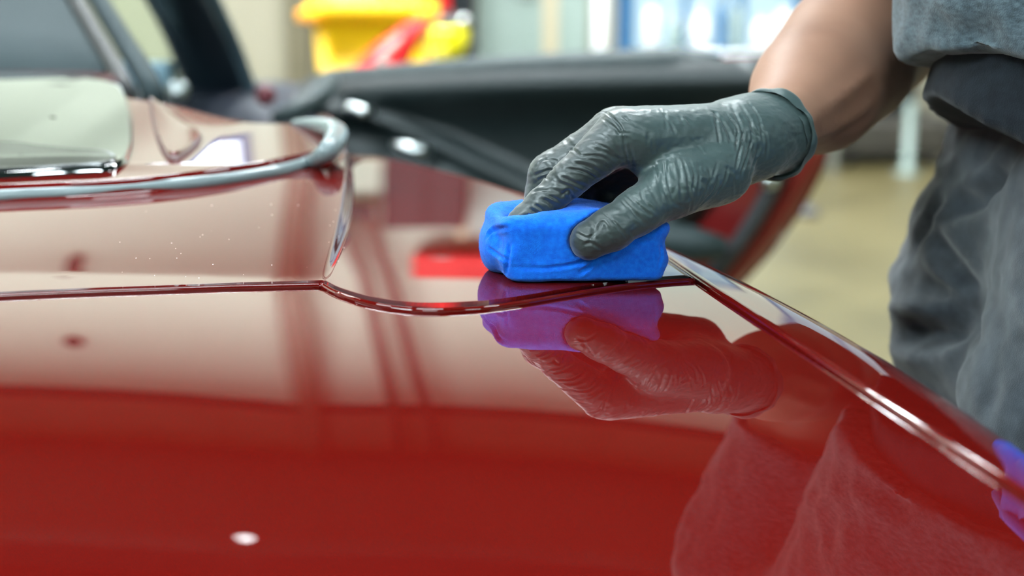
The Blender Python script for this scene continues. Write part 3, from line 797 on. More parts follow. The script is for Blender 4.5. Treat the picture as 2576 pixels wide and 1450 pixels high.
# gathers at the cuff
for a in ([(1795, 300), (1810, 340), (1812, 365)], [(1805, 285), (1830, 330), (1835, 360)], [(1820, 280), (1850, 325), (1852, 372)], [(1840, 270), (1868, 320), (1872, 380)], [(1858, 262), (1888, 310), (1895, 370)], [(1875, 255), (1905, 300), (1918, 360)],
          [(1870, 330), (1862, 380), (1845, 420)], [(1890, 350), (1880, 400), (1862, 440)], [(1910, 360), (1900, 410), (1880, 450)], [(1900, 300), (1925, 350), (1920, 410)], [(1790, 275), (1800, 290), (1806, 310)], [(1845, 330), (1856, 350), (1850, 385)], [(1880, 290), (1900, 330), (1905, 345)]):
    cr(a, 7, .0010)
jr = np.random.RandomState(4)
st = [([(x_ + jr.uniform(-6, 6), y_ + jr.uniform(-5, 5)) for x_, y_ in a], w_ * jr.uniform(.6, 1.15), m_ * jr.uniform(.35, 1.15)) for a, w_, m_ in st]
for _ in range(70):        # many faint short pleats between the big ones
    x_, y_ = jr.uniform(1330, 1920), jr.uniform(280, 600); an = R(70) + jr.uniform(-.7, .7) if x_ > 1580 else R(35) + jr.uniform(-.6, .6); ln = jr.uniform(14, 38)
    st.append(([(x_ - ln * math.cos(an), y_ - ln * math.sin(an)), (x_ + jr.uniform(-4, 4), y_), (x_ + ln * math.cos(an), y_ + ln * math.sin(an))], jr.uniform(3.5, 6) * .00026, jr.uniform(.0002, .0005)))
V = folds(V, F, st)
# open the wrist end
keep = (V - CE) @ wa < 0
ok = keep[F].all(1); F = F[ok]
glove_geo = (V, F)

# rolled bead of the cuff
c1 = np.cross(wa, (0, 0, 1.)); c1 /= np.linalg.norm(c1); c2 = np.cross(wa, c1)
def ring(c, r1, r2, n=64, wob=.0012, seed=1, tilt=0.):
    r_ = np.random.RandomState(seed); ph = r_.rand(4) * 6.28; out = []
    for a in np.linspace(0, 2 * math.pi, n, endpoint=False):
        k = 1 + wob / r1 * (math.sin(5 * a + ph[0]) + .7 * math.sin(9 * a + ph[1]) + .5 * math.sin(14 * a + ph[2]))
        out.append(np.array(c) + c1 * (r1 * k * math.cos(a)) + c2 * (r2 * k * math.sin(a)) + wa * (tilt * math.sin(a) + .0015 * math.sin(4 * a + ph[3])))
    return out

# ---------------------------------------------------------------- the person
person = thing('person', 'man in heather grey shirt and charcoal trousers wiping the red car with gloved hand', 'person', (.46, 1.0, 0))
SH = np.array((.278, 1.235, 1.385))
body = Field((-.05, .60, -.01), (.86, 1.42, 1.80), .0065)
body.chain([W_ - (EL - W_) * .10, W_ - (EL - W_) * .01, W_ + (EL - W_) * .10, W_ + (EL - W_) * .38, W_ + (EL - W_) * .70, EL], [.013, .0185, .0255, .0385, .0480, .0450], .008)
body.cone(W_ + (EL - W_) * .35 + (-.004, 0, .006), W_ + (EL - W_) * .80 + (-.016, 0, .014), .034, .044, .03)
body.cone(W_ + (EL - W_) * .45 + (0, -.01, -.008), EL + (-.005, -.005, -.012), .036, .036, .02)
body.chain([EL, EL + (SH - EL) * .4, SH], [.046, .054, .058], .02)
NK = np.array((.395, 1.03, 1.45)); HP = np.array((.512, 1.02, .96))
SHL = np.array((.42, .80, 1.375)); ELL = np.array((.58, .70, 1.19)); WRL = np.array((.535, .725, .99))
body.chain([SHL, SHL + (ELL - SHL) * .5, ELL], [.056, .050, .042], .02); body.chain([ELL, ELL + (WRL - ELL) * .3, WRL], [.041, .043, .027], .02)
for sy in (-.1, .1):   # trunk, two halves
    body.cone(HP + (0, sy * .75, .02), NK + (.03, sy * .9, -.08), .105, .10, .06)
body.cone(SH + (.02, -.03, 0), SHL + (.02, .03, 0), .06, .06, .05)
body.chain([NK + (.03, 0, -.03), NK + (-.04, 0, .06), NK + (-.08, 0, .12)], [.062, .056, .055], .03)
HD = NK + np.array((-.125, 0, .19))
body.ell(HD, (.098, .076, .112), .03); body.ell(HD + (-.045, 0, -.055), (.060, .056, .062), .03)      # skull, jaw
body.cone(HD + (-.098, 0, .005), HD + (-.120, 0, -.032), .011, .015, .012)                             # nose
for sy in (-1, 1):
    body.ell(HD + (.012, sy * .078, -.012), (.028, .011, .034), .008)                                   # ear
    body.cone(HD + (-.088, sy * .018, .028), HD + (-.080, sy * .050, .026), .012, .010, .012)           # brow
    body.ell(HD + (-.092, sy * .032, .006), (.012, .017, .010), .006, 'cut')                            # eye socket
body.cone(HD + (-.100, -.022, -.062), HD + (-.100, .022, -.062), .008, .008, .006)                      # lips
HIP = [HP + np.array((.0, sy, -.03)) for sy in (-.10, .10)]
for hp, fx in zip(HIP, (.05, -.0)):
    kn = hp + np.array((-.02 + fx * .3, 0, -.43)); an = kn + np.array((.05 + fx, 0, -.40))
    body.chain([hp, kn, an], [.088, .056, .042], .03)
bv, bf = body.mesh(); bv = relax(bv, bf, 2)
bn = normals(bv, bf)
# tendons and veins of the forearm
vs = []
for a in ([(2010, 330), (2060, 290), (2120, 250), (2180, 200)], [(1990, 395), (2040, 350), (2100, 320), (2170, 270), (2220, 220)], [(2000, 270), (2015, 310), (2000, 350)], [(2080, 330), (2140, 300), (2210, 250)], [(1975, 300), (1990, 340), (1985, 380)], [(2090, 250), (2150, 215), (2210, 170)]):
    vs.append((a, .005, -.0014))
bv = folds(bv, bf, vs)
wr_d = (bv - CE) @ wa; ax_p = CE + wr_d[:, None] * wa; rad_v = np.linalg.norm(bv - ax_p, axis=1); inn = (wr_d < .004) & (wr_d > -.12) & (rad_v < .05)
bv[inn] = ax_p[inn] + (bv[inn] - ax_p[inn]) * np.interp(wr_d[inn], (-.02, .004), (.62, 1))[:, None]
skin = make('body', bv, bf, M['skin'], person)
make('glove', glove_geo[0], glove_geo[1], M['glove'], person, label='black nitrile glove on the right hand')
glove = [o for o in person.children if o.name.startswith('glove')][0]
# cuff: a flared, puckered sleeve of film with a rolled edge
cuffrings = [ring(CE + wa * -.0030, .0300, .0304, 72, .0005, 2), ring(CE + wa * -.0012, .0318, .0322, 72, .0006, 5), ring(CE + wa * .0008, .0324, .0328, 72, .0006, 5), ring(CE + wa * .0026, .0318, .0322, 72, .0006, 5), ring(CE + wa * .0034, .0304, .0308, 72, .0006, 5),
             ring(CE + wa * .0026, .0288, .0292, 72, .0006, 5), ring(CE + wa * -.004, .0270, .0272, 72, .0006, 5)]
MB().loft([[tuple(p) for p in r_] for r_ in cuffrings], caps=False).build('cuff', M['glove'], glove, True, label='rolled edge of the glove cuff')
# left hand in its glove, resting on the hip
lh = Field(WRL - .13, WRL + .13, .003)
lh.chain([WRL + (0, 0, .02), WRL + (-.005, .01, -.03), WRL + (-.015, .02, -.085)], [.029, .030, .030], .012, flat=((0, 1, .2), .62))
for i, fx in enumerate((-.034, -.012, .010, .030)):
    ln = (.075, .085, .078, .06)[i]
    b_ = WRL + np.array((fx * 1.0 - .012, .022, -.085)); lh.chain([b_, b_ + (-.004, .004, -ln * .5), b_ + (.0, .016, -ln * .98)], [.0115, .0105, .0085], .003)
b_ = WRL + np.array((-.03, .0, -.04)); lh.chain([b_, b_ + (-.028, -.004, -.03), b_ + (-.034, .004, -.062)], [.014, .0115, .0095], .006)
lv, lf = lh.mesh(); make('glove', relax(lv, lf, 2), lf, M['glove'], person, label='black nitrile glove on the left hand')
# hair and eyes
hf = Field(HD - .16, HD + .16, .005)
hf.ell(HD + (.012, 0, .016), (.100, .082, .112), .01); hf.cut((.55, 0, .9), HD + np.array((-.035, 0, .035)), .01)
hv, hfc = hf.mesh(); hv = relax(hv, hfc, 2); hv = hv + normals(hv, hfc) * (.002 * noise3(hv, 300, 9))[:, None]
make('hair', hv, hfc, mat('short_black_hair', (.012, .010, .009, 1), .7, 0, .3, 200, bump=.6, bscale=900), person)
for sy in (-1, 1):
    e = HD + np.array((-.086, sy * .032, .006)); mb = MB().lathe(e, [(0.002, -.012), (.008, -.009), (.0115, 0), (.008, .009), (.002, .012)], 12)
    eye = mb.build('eye', mat('eye_white', (.7, .68, .64, 1), .2, 0, 0), person, True)
    MB().lathe(e + (-.0095, 0, 0), [(.001, -.0026), (.0042, -.0018), (.0056, 0), (.0042, .0018), (.001, .0026)], 14, 'x').build('iris', mat('dark_brown_iris', (.02, .010, .006, 1), .1, 0, 0), eye, True)

# shirt
sh = Field((-.02, .60, .90), (.86, 1.46, 1.56), .005)
for sy in (-.1, .1): sh.cone(HP + (.0, sy * .85, .02), NK + (.045, sy * .95, -.07), .150, .125, .07)
sh.cone(HP + (-.080, -.02, .10), NK + (-.02, 0, -.12), .150, .12, .08)
sh.cone(SH + (.02, -.03, 0), SHL + (.02, .03, 0), .078, .078, .05)
sh.cone(SH, SH + (EL - SH) * .70, .076, .069, .04); sh.cone(SHL, SHL + (ELL - SHL) * .62, .076, .074, .04)
sh.cone(NK + (.03, 0, -.06), NK + (.0, 0, .0), .085, .070, .03)
x, y, z = sh.grids()
sh.D = np.maximum(sh.D, -( (z - (1.096 - .10 * (x - .28) - .05 * np.clip(.95 - y, 0, .3) + .006 * np.sin(16 * y)) )).astype(np.float32))   # hem hanging forward
nv = (EL - SH) / np.linalg.norm(EL - SH); cR = SH + (EL - SH) * .55
sel = ((x - SH[0]) * nv[0] + (y - SH[1]) * nv[1] + (z - SH[2]) * nv[2])
sh.D = np.where((y > 1.13) & (sel > .17) & (x < .37), np.maximum(sh.D, (sel - .195).astype(np.float32)), sh.D)
nl = (ELL - SHL) / np.linalg.norm(ELL - SHL); sl_ = ((x - SHL[0]) * nl[0] + (y - SHL[1]) * nl[1] + (z - SHL[2]) * nl[2])
sh.D = np.where((y < .78) & (sl_ > .17), np.maximum(sh.D, (sl_ - .172).astype(np.float32)), sh.D)
nk_ = -((x - NK[0]) * .35 - (z - NK[2] - .015) * .94); sh.D = np.where(np.abs(y - NK[1]) < .10, np.maximum(sh.D, nk_.astype(np.float32)), sh.D)
sv, sf = sh.mesh(); sv = relax(sv, sf, 2); sn = normals(sv, sf)
sv = sv + sn * (.006 * noise3(sv * np.array((1, 1.3, .6)), 14, 11) + .003 * noise3(sv, 40, 12))[:, None]
sv = folds(sv, sf, [([(2330, 60), (2420, 90), (2540, 80)], .010, .004)])
make('shirt', sv, sf, M['shirt'], person)
# shaded lower part of the shirt, its shade built as a dark separate piece
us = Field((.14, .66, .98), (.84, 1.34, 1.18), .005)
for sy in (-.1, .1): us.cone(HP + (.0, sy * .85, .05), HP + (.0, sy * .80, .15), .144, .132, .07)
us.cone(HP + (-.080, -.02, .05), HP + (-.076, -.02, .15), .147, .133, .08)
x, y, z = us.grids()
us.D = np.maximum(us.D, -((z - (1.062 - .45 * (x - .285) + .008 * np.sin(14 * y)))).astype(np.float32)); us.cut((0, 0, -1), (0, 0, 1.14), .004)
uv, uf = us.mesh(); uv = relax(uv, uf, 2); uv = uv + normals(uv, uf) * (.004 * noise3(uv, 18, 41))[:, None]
make('shirt_shade', uv, uf, M['under'], person, label='lower part of the shirt with its shade in the dark colour')
# trousers
tr = Field((.14, .66, .0), (.84, 1.34, 1.12), .0055)
for hp, fx in zip(HIP, (.05, -.0)):
    kn = hp + np.array((-.02 + fx * .3, 0, -.43)); an = kn + np.array((.05 + fx, 0, -.36))
    tr.chain([hp + (-.03, 0, .07), hp + (-.060, 0, -.06), kn, an], [.125, .130, .092, .080], .05)
tr.cone(HIP[0] + (-.015, 0, .06), HIP[1] + (-.015, 0, .06), .135, .135, .06)
tr.cut((0, 0, -1), (0, 0, 1.085), .004); tr.cut((0, 0, 1), (0, 0, .075), .004)
tv, tf = tr.mesh(); tv = relax(tv, tf, 2); tn = normals(tv, tf)
tv = tv + tn * (.007 * noise3(tv * np.array((1, 1, 1.4)), 11, 21) + .003 * noise3(tv * np.array((1, 1, 2.)), 30, 22))[:, None]
tv = folds(tv, tf, [([(2250, 835), (2340, 838), (2450, 825), (2576, 805)], .011, .016), ([(2330, 565), (2380, 640), (2430, 700), (2470, 740)], .008, .008), ([(2375, 480), (2330, 560), (2300, 640)], .008, .007),
                    ([(2390, 520), (2470, 500), (2540, 420)], .010, .010), ([(2290, 690), (2400, 760), (2520, 780)], .010, .006)])
make('trousers', tv, tf, M['trousers'], person)
for hp, fx in zip(HIP, (.05, -.0)):
    ax_ = hp[0] + .03 + fx * 1.3; ay = hp[1]
    sf_ = Field((ax_ - .26, ay - .08, -.004), (ax_ + .12, ay + .08, .15), .005)
    sf_.chain([np.array((ax_ + .03, ay, .055)), np.array((ax_ - .06, ay, .050)), np.array((ax_ - .16, ay, .036)), np.array((ax_ - .19, ay, .034))], [.048, .046, .040, .034], .02)
    sf_.cone((ax_, ay, .06), (ax_ + .01, ay, .11), .046, .050, .02); sf_.cut((0, 0, 1), (0, 0, .002), .006)
    a_, b_ = sf_.mesh(); make('shoe', relax(a_, b_, 1), b_, M['rubber'], person)

# ---------------------------------------------------------------- blue pad
ph = R(13); c0 = at(1452, 640, .906); zc = float(Z(c0[0], c0[1])) + .0022
def pad_grid(h=.0011):
    f = Field((-.04, .84, zc - .012), (.125, 1.00, zc + .065), h); x, y, z = f.grids()
    S_ = (Z(np.broadcast_to(x, (x.shape[0], y.shape[1], 1)), np.broadcast_to(y, (x.shape[0], y.shape[1], 1))) + .0026); z = z - S_ + zc
    X = (x - c0[0]) * math.cos(ph) + (y - c0[1]) * math.sin(ph); Y_ = -(x - c0[0]) * math.sin(ph) + (y - c0[1]) * math.cos(ph)
    top = .0415 + .006 * np.exp(-((X - .004) / .022) ** 2) - .004 * np.clip((X - .03) / .03, 0, 1) - .002 * np.sin((X + .02) * 60) - .014 * np.exp(-((X + .040) / .011) ** 2) * np.exp(-((Y_ + .004) / .012) ** 2)
    bow = .0022 * np.sin((X + .05) * 42) + .0015 * np.sin(Y_ * 90 + 1)
    hx, hy, rr = .0545, .030 + bow, .0095
    Zr = (z - zc) - .5 * top
    qx = np.abs(X) - (hx - rr) - .002 * np.sin(z * 260) ; qy = np.abs(Y_) - (hy - rr); qz = np.abs(Zr) - (.5 * top - rr * np.where(Zr > 0, 1.0, .45))
    rz = np.where(Zr > 0, rr, rr * .45)
    d = np.sqrt(np.maximum(qx, 0) ** 2 + np.maximum(qy, 0) ** 2 + (np.maximum(qz, 0) * rr / rz) ** 2) + np.minimum(np.maximum(np.maximum(qx, qy), qz), 0) - rr
    f.D = np.maximum(d, zc - z).astype(np.float32)
    # the folded end: a lower tongue at the left behind the fingertip
    f.ell((c0[0] - .052, c0[1] + .004, zc + .020), (.012, .026, .0185), .006)
    return f
pf = pad_grid()
# press the fingers and thumb into it: resample the glove field
x, y, z = pf.grids(); gi = [np.clip(np.round((v_.ravel() - hand.lo[i]) / hand.h).astype(int), 0, hand.n[i] - 1) for i, v_ in enumerate((x, y, z))]
gd = gloveD[np.ix_(*gi)] - .0006
k = .0035; hh = np.clip(.5 - .5 * (pf.D + gd) / k, 0, 1)
bulge = .0022 * np.exp(-np.clip(gd, 0, None) / .006)                  # cloth swells around what presses it
A = pf.D - bulge; hh = np.clip(.5 - .5 * (A + gd) / k, 0, 1); pf.D = (A + (-gd - A) * hh + k * hh * (1 - hh)).astype(np.float32)
S_ = Z(np.broadcast_to(x, (x.shape[0], y.shape[1], 1)), np.broadcast_to(y, (x.shape[0], y.shape[1], 1))) + .0030; pf.D = np.maximum(pf.D, S_ - z).astype(np.float32)
pv, pq = pf.mesh(); pv = relax(pv, pq, 2); pn = normals(pv, pq)
pv = pv + pn * (.0006 * noise3(pv, 70, 31) + .00012 * noise3(pv, 700, 32))[:, None]
ps = []
for a, w_, am in [([(1282, 612), (1278, 650), (1272, 702)], 6, .0014), ([(1226, 622), (1250, 640), (1280, 658)], 6, .0012), ([(1283, 672), (1360, 676), (1430, 668), (1475, 655), (1530, 628), (1580, 612), (1650, 606)], 6, .0012),
                  ([(1500, 648), (1480, 672), (1455, 690)], 7, .0012), ([(1222, 600), (1240, 580), (1285, 572)], 7, .0014), ([(1660, 610), (1664, 640), (1655, 675)], 5, .0007), ([(1300, 540), (1275, 556), (1255, 580)], 6, .001)]:
    ps.append((a, w_ * .00022, am * 1.3))
pv = folds(pv, pq, ps)
pad = thing('cleaning_pad', 'bright blue microfibre pad pressed under the black gloved hand', 'cloth', (c0[0], c0[1], zc))
make('cloth_wrap', pv, pq, M['towel'], pad)

# short nap standing off the cloth
pn = normals(pv, pq); rp_ = np.random.RandomState(3)
vis = np.where((pn[:, 2] > -.6))[0]; pick = rp_.choice(vis, 9000); NV = []; NF = []
for i, k in enumerate(pick):
    n_ = pn[k] + rp_.normal(0, .45, 3); n_ /= np.linalg.norm(n_); s_ = np.cross(n_, rp_.normal(0, 1, 3)); s_ /= np.linalg.norm(s_); b_ = pv[k] + rp_.normal(0, .0004, 3)
    l_ = rp_.uniform(.0004, .0011); NV += [b_ - s_ * .00006 - pn[k] * .0004, b_ + s_ * .00006 - pn[k] * .0004, b_ + n_ * l_]; NF.append((3 * i, 3 * i + 1, 3 * i + 2))
nap = make('nap', NV, NF, M['towel'], pad); nap['kind'] = 'stuff'

# blue cloth hanging at the hip, seen only as a violet reflection on the flank
hc = thing('hanging_cloth', 'blue cloth hanging at the hip of the man, mirrored violet on the car flank', 'cloth', (.330, .81, .95))
rows = []
for i, zz in enumerate(np.linspace(1.045, .885, 12)):
    row = []
    for k, yy in enumerate(np.linspace(.764, .836, 14)):
        f = (1.045 - zz) / .16; row.append((.330 - .012 * f + .006 * math.sin(k * 1.1 + f * 2) * (.3 + f), yy + .006 * math.sin(f * 5) , zz - .01 * math.sin(k * .5)))
    rows.append(row)
fr_ = [p for r_ in rows for p in r_]; bk_ = [(p[0] + .004, p[1], p[2]) for p in fr_]
mb = MB().add(fr_, grid_faces(12, 14).tolist()); mb.add(bk_, grid_faces(12, 14)[:, ::-1].tolist())
mb.build('cloth_sheet', M['towel'], hc, True)
MB().tube([(.334, .775, 1.046), (.333, .81, 1.05), (.334, .842, 1.046)], .006, 8).build('hem', M['towel'], hc, True)

# specks of dust and water on the paint
rd = [o for o in car.children if o.name.startswith('rear_deck')][0]; DV = []; DF = []
dr_ = np.random.RandomState(12)
spots = [(dr_.uniform(300, 800), dr_.uniform(510, 700)) for _ in range(26)] + [(dr_.uniform(825, 870), dr_.uniform(520, 690)) for _ in range(10)]
for a, b in spots:
    p = on(a, b, .0024); r_ = dr_.uniform(.00012, .0004); n0 = len(DV)
    ring_ = [(p[0] + r_ * math.cos(t), p[1] + r_ * 1.6 * math.sin(t)) for t in np.linspace(0, 2 * math.pi, 7, endpoint=False)]
    DV += [(q[0], q[1], float(Z(*q)) + .0022) for q in ring_] + [(p[0], p[1], p[2] + r_ * .6)]
    DF += [(n0 + i, n0 + (i + 1) % 7, n0 + 7) for i in range(7)]
ds = make('dust_speck', DV, DF, mat('pale_dust', (.7, .7, .68, 1), .6, 0, 0), rd); ds['kind'] = 'stuff'

# ---------------------------------------------------------------- background of the workshop
bk = lambda px, py, Y: at(px, py, Y)
M['yellow'] = mat('yellow_plastic', lin(238, 192, 2), .38, 0, .05, 5)
M['orange'] = mat('orange_plastic', lin(245, 165, 20), .4, 0, .05)
M['lime'] = mat('lime_yellow_plastic', lin(222, 214, 20), .3, 0, .05)
M['redp'] = mat('red_gloss_plastic', lin(176, 12, 16), .55, 0, .08, spec=.3)
M['whitep'] = mat('white_plastic', lin(196, 202, 204), .35, 0, .03)
M['blackp'] = mat('black_plastic', (.010, .013, .015, 1), .4, 0, .15)
M['cabinet'] = mat('black_cabinet_steel', (.008, .011, .014, 1), .6, 0, .1, spec=.2)
M['steelblue'] = mat('pale_teal_door_paint', lin(118, 134, 129), .5, 0, .04, 2)
M['creamtrim'] = mat('cream_frame_paint', lin(156, 148, 124), .5, 0, .04)
M['bluef'] = mat('dark_blue_paint', lin(30, 80, 120), .4, 0, .1)
M['steel'] = mat('brushed_steel', (.55, .58, .60, 1), .28, 1., .08, 30)
M['pane'] = mat('frosted_lit_pane', (.08, .10, .11, 1), .3, 0, 0, emit=((.58, .86, 1.0, 1), WINDOW))
M['grime'] = mat('dark_machine_paint', lin(52, 50, 44), .5, .3, .25)

# column on the back wall
x = bk(752, 95, 9.45)[0]
structure(MB().box((x - .08, 9.42, 0), (x + .08, 9.60, H), .01).build('trim_1', mat('dark_olive_column_paint', lin(72, 68, 50), .5, 0, .1)))
structure(MB().box((X0, 9.575, 0), (X1, 9.60, .12), .005).build('baseboard_back', M['blackp']))
structure(MB().box((X0, 9.50, 4.72), (X1, 9.60, 4.80), .01).build('trim_2', M['beam']))
clad = structure(MB().box((X0, 9.585, 4.8), (X1, 9.60, H)).build('trim_3', mat('brown_cladding', lin(120, 84, 66), .7, 0, .08, 3)))
for k in range(15):
    MB().box((X0 + k * 1.0 + .006, 9.555, 4.802), (X0 + (k + 1) * 1.0 - .006, 9.585, H - .002), .006).build('cladding_panel', bpy.data.materials['brown_cladding'], clad)

# yellow bin
t0 = bk(765, 4, 5.5); t1 = bk(1088, 4, 5.5); zt = t0[2]; xm = (t0[0] + t1[0]) / 2; hw = (t1[0] - t0[0]) / 2
bn_ = thing('waste_bin', 'tall yellow plastic bin with thick rim behind the open car door', 'bin', (xm, 5.75, 0))
def rrect(cx, cy, hx, hy, z, n=5, r=.06):
    out = []
    for sx, sy, a0 in ((1, 1, 0), (-1, 1, 90), (-1, -1, 180), (1, -1, 270)):
        for k in range(n):
            a = R(a0 + 90 * k / (n - 1)); out.append((cx + sx * (hx - r) + r * math.cos(a), cy + sy * (hy - r) + r * math.sin(a), z))
    return out
MB().loft([rrect(0, 0, hw * .66, .17, .06), rrect(0, 0, hw * .68, .18, .10), rrect(0, 0, hw * .90, .235, zt - .08), rrect(0, 0, hw * .86, .225, zt - .08), rrect(0, 0, hw * .64, .16, .12)]).build('bin_body', M['yellow'], bn_, True, local=True)
MB().loft([rrect(0, 0, hw * .91, .24, zt - .085), rrect(0, 0, hw, .262, zt - .075), rrect(0, 0, hw, .262, zt - .01), rrect(0, 0, hw * .985, .255, zt), rrect(0, 0, hw * .90, .23, zt), rrect(0, 0, hw * .88, .225, zt - .08)], caps=False).build('bin_rim', M['yellow'], bn_, True, local=True)
for sx in (-1, 1):
    MB().box((sx * hw * .92 - .045, -.285, zt - .075), (sx * hw * .92 + .045, -.24, zt - .03), .012).build('corner_grip', M['orange'], bn_, False, local=True)
    MB().lathe((sx * hw * .5, .10, .05), [(.01, -.02), (.045, -.018), (.05, 0), (.045, .018), (.01, .02)], 16, 'x').build('wheel', M['blackp'], bn_, True, local=True)

# red slanted panel with a white stripe, leaning in front of the bin
rp = thing('leaning_panel', 'glossy red slanted panel with broad white stripe beside the yellow bin', 'panel', (bk(960, 100, 5.2)[0], 5.2, 0))
Lq = [bk(850, 205, 5.15), bk(1004, 205, 5.15), bk(1082, 42, 5.3), bk(990, 60, 5.3)]
Lo = [q_ + (q_ - Lq[3 - i]) * 2.2 if i < 2 else q_ for i, q_ in enumerate(Lq)]
foot = [np.array((Lq[3][0] + (Lq[0][0] - Lq[3][0]) * (Lq[3][2] - .02) / (Lq[3][2] - Lq[0][2]), 5.0, .02)), np.array((Lq[2][0] + (Lq[1][0] - Lq[2][0]) * (Lq[2][2] - .02) / (Lq[2][2] - Lq[1][2]), 5.0, .02))]
rows = []
for f in np.linspace(0, 1, 14):
    a = foot[0] * (1 - f) + Lq[3] * f; b = foot[1] * (1 - f) + Lq[2] * f
    if f > .9: a = a + (b - a) * ((f - .9) / .1) ** 2 * .45
    rows.append([tuple(a), tuple(a + (b - a) * .25 + np.array((0, -.02, 0))), tuple(a + (b - a) * .75 + np.array((0, -.02, 0))), tuple(b), tuple(b + np.array((0, .03, 0))), tuple(a + np.array((0, .03, 0)))])
MB().loft(rows).build('panel_body', M['redp'], rp, True)
s0, s1 = bk(946, 156, 5.07), bk(1008, 92, 5.17)
MB().tube([s0 + (0, .0, 0), s0 + (s1 - s0) * .15, s0 + (s1 - s0) * .85, s1], [.008, .012, .012, .008], 12).build('stripe', M['steelblue'], rp, True, label='white stripe')
c = bk(968, 172, 5.05); MB().lathe(c, [(.0, -.02), (.02, -.018), (.024, 0), (.014, .02), (0, .024)], 16).build('knob', M['steelblue'], rp, True, label='pale round knob')

# tall black cabinet, cart in front of it with a yellow tank and bottles
ca = bk(1040, 90, 9.0)[0]; cb = bk(1192, 90, 9.0)[0]
cab = thing('tall_cabinet', 'tall black steel cabinet against the cream wall behind the yellow bin', 'cabinet', ((ca + cb) / 2 - .1, 9.25, 0))
MB().box((ca - .2, 8.98, .02), (cb, 9.57, 2.35), .03).build('cabinet_body', M['cabinet'], cab)
xm_ = (ca - .2 + cb) / 2
for k, (u0, u1) in enumerate(((ca - .18, xm_ - .004), (xm_ + .004, cb - .02))):
    dd = MB().box((u0, 8.955, .08), (u1, 8.978, 2.30), .006).build('cabinet_door', M['cabinet'], cab)
    hx_ = u1 - .05 if k == 0 else u0 + .05
    MB().tube([(hx_, 8.955, 1.0), (hx_, 8.945, 1.02), (hx_, 8.945, 1.18), (hx_, 8.955, 1.2)], .008, 8).build('handle', M['steel'], dd, True)
k0 = bk(1020, 180, 6.5); k1 = bk(1185, 180, 6.5); zk = bk(1100, 163, 6.5)[2]
cart = thing('tool_cart', 'low black tool cart with yellow tank on top beside the bin', 'cart', ((k0[0] + k1[0]) / 2, 6.7, 0))
MB().box((k0[0] - .05, 6.4, .12), (k1[0] + .02, 6.95, zk), .02).build('cart_body', M['cabinet'], cart)
for k in range(3):
    zz = .16 + k * (zk - .2) / 3; d_ = MB().box((k0[0] - .03, 6.382, zz), (k1[0], 6.399, zz + (zk - .2) / 3 - .02), .005).build('drawer', M['blackp'], cart)
    MB().tube([(k0[0] + .04, 6.384, zz + .1), (k0[0] + .04, 6.368, zz + .1), (k1[0] - .06, 6.368, zz + .1), (k1[0] - .06, 6.384, zz + .1)], .006, 6).build('drawer_handle', M['steel'], d_, True)
for sx in (k0[0], k1[0] - .03):
    for sy in (6.46, 6.89):
        MB().lathe((sx, sy, .06), [(.01, -.02), (.05, -.018), (.06, 0), (.05, .018), (.01, .02)], 14, 'x').build('castor', M['rubber'], cart, True)
        MB().box((sx - .02, sy - .02, .06), (sx + .02, sy + .02, .13), .004).build('castor_fork', M['steel'], cart)
tc = bk(1113, 115, 6.52); tw = 65 / FPX * 6.5; th = bk(1113, 66, 6.52)[2]
tank = thing('spray_tank', 'rounded yellow tank with black cap standing on the black cart', 'tank', (tc[0], 6.55, zk + .001))
MB().lathe((0, 0, 0), [(tw * .55, 0), (tw * .66, .006), (tw * .92, (th - zk) * .45), (tw, (th - zk) * .72), (tw * .97, (th - zk) * .92), (tw * .8, th - zk)], 28).build('tank_body', M['lime'], tank, True, local=True)
MB().lathe((0, 0, th - zk), [(tw * .86, -.004), (tw * .88, .015), (tw * .7, .045), (tw * .3, .06), (.02, .065)], 24).build('cap', M['blackp'], tank, True, local=True, label='black cap')
MB().lathe((tw * .8, -.06, th - zk + .028), [(.004, -.02), (.026, -.012), (.03, 0), (.026, .012), (.004, .02)], 14).build('knob', M['chrome'], tank, True, local=True, label='bright chrome knob')
MB().lathe((0, -tw * .9, (th - zk) * .3), [(.004, -.012), (.03, -.008), (.034, .004), (.02, .012)], 14, 'y').build('drain_plug', mat('olive_plug', lin(170, 160, 40), .4), tank, True, local=True)
def bottle(name, lab, p, r, h, m, mc, cat='bottle', group=None):
    t = thing(name, lab, cat, p, group)
    MB().lathe((0, 0, 0), [(r * .85, 0), (r, .008), (r, h * .62), (r * .8, h * .74), (r * .36, h * .82), (r * .36, h * .86)], 16).build('bottle_body', m, t, True, local=True)
    MB().lathe((0, 0, h * .86), [(r * .42, 0), (r * .44, h * .04), (r * .42, h * .12), (r * .2, h * .14)], 12).build('bottle_cap', mc, t, True, local=True)
    return t
q_ = bk(1038, 180, 6.45); bottle('bottle', 'small yellow bottle at the left end of the black cart', (q_[0], 6.45, zk + .001), .03, .09, M['yellow'], M['blackp'])
q_ = bk(1072, 180, 6.45); bottle('bottle', 'small white bottle in front of the yellow tank', (q_[0], 6.445, zk + .001), .028, .085, M['whitep'], M['whitep'])
# red canister hung on the cabinet
q0 = bk(1110, 42, 8.85)
can = thing('fire_extinguisher', 'red extinguisher hung high on the black cabinet', 'extinguisher', (q0[0], 8.82, q0[2]))
MB().lathe((0, 0, 0), [(.03, 0), (.052, .012), (.055, .03), (.055, .36), (.045, .41), (.018, .44), (.018, .46)], 20).build('cylinder', M['redp'], can, True, local=True)
MB().box((-.03, -.02, .46), (.05, .02, .50), .006).build('valve', M['blackp'], can, local=True)
MB().tube([(.04, 0, .48), (.075, 0, .44), (.072, 0, .3), (.068, 0, .2)], .01, 8).build('hose', M['blackp'], can, True, local=True)
MB().box((-.05, .05, .08), (.05, .113, .12), .004).build('bracket', M['steel'], can, local=True)

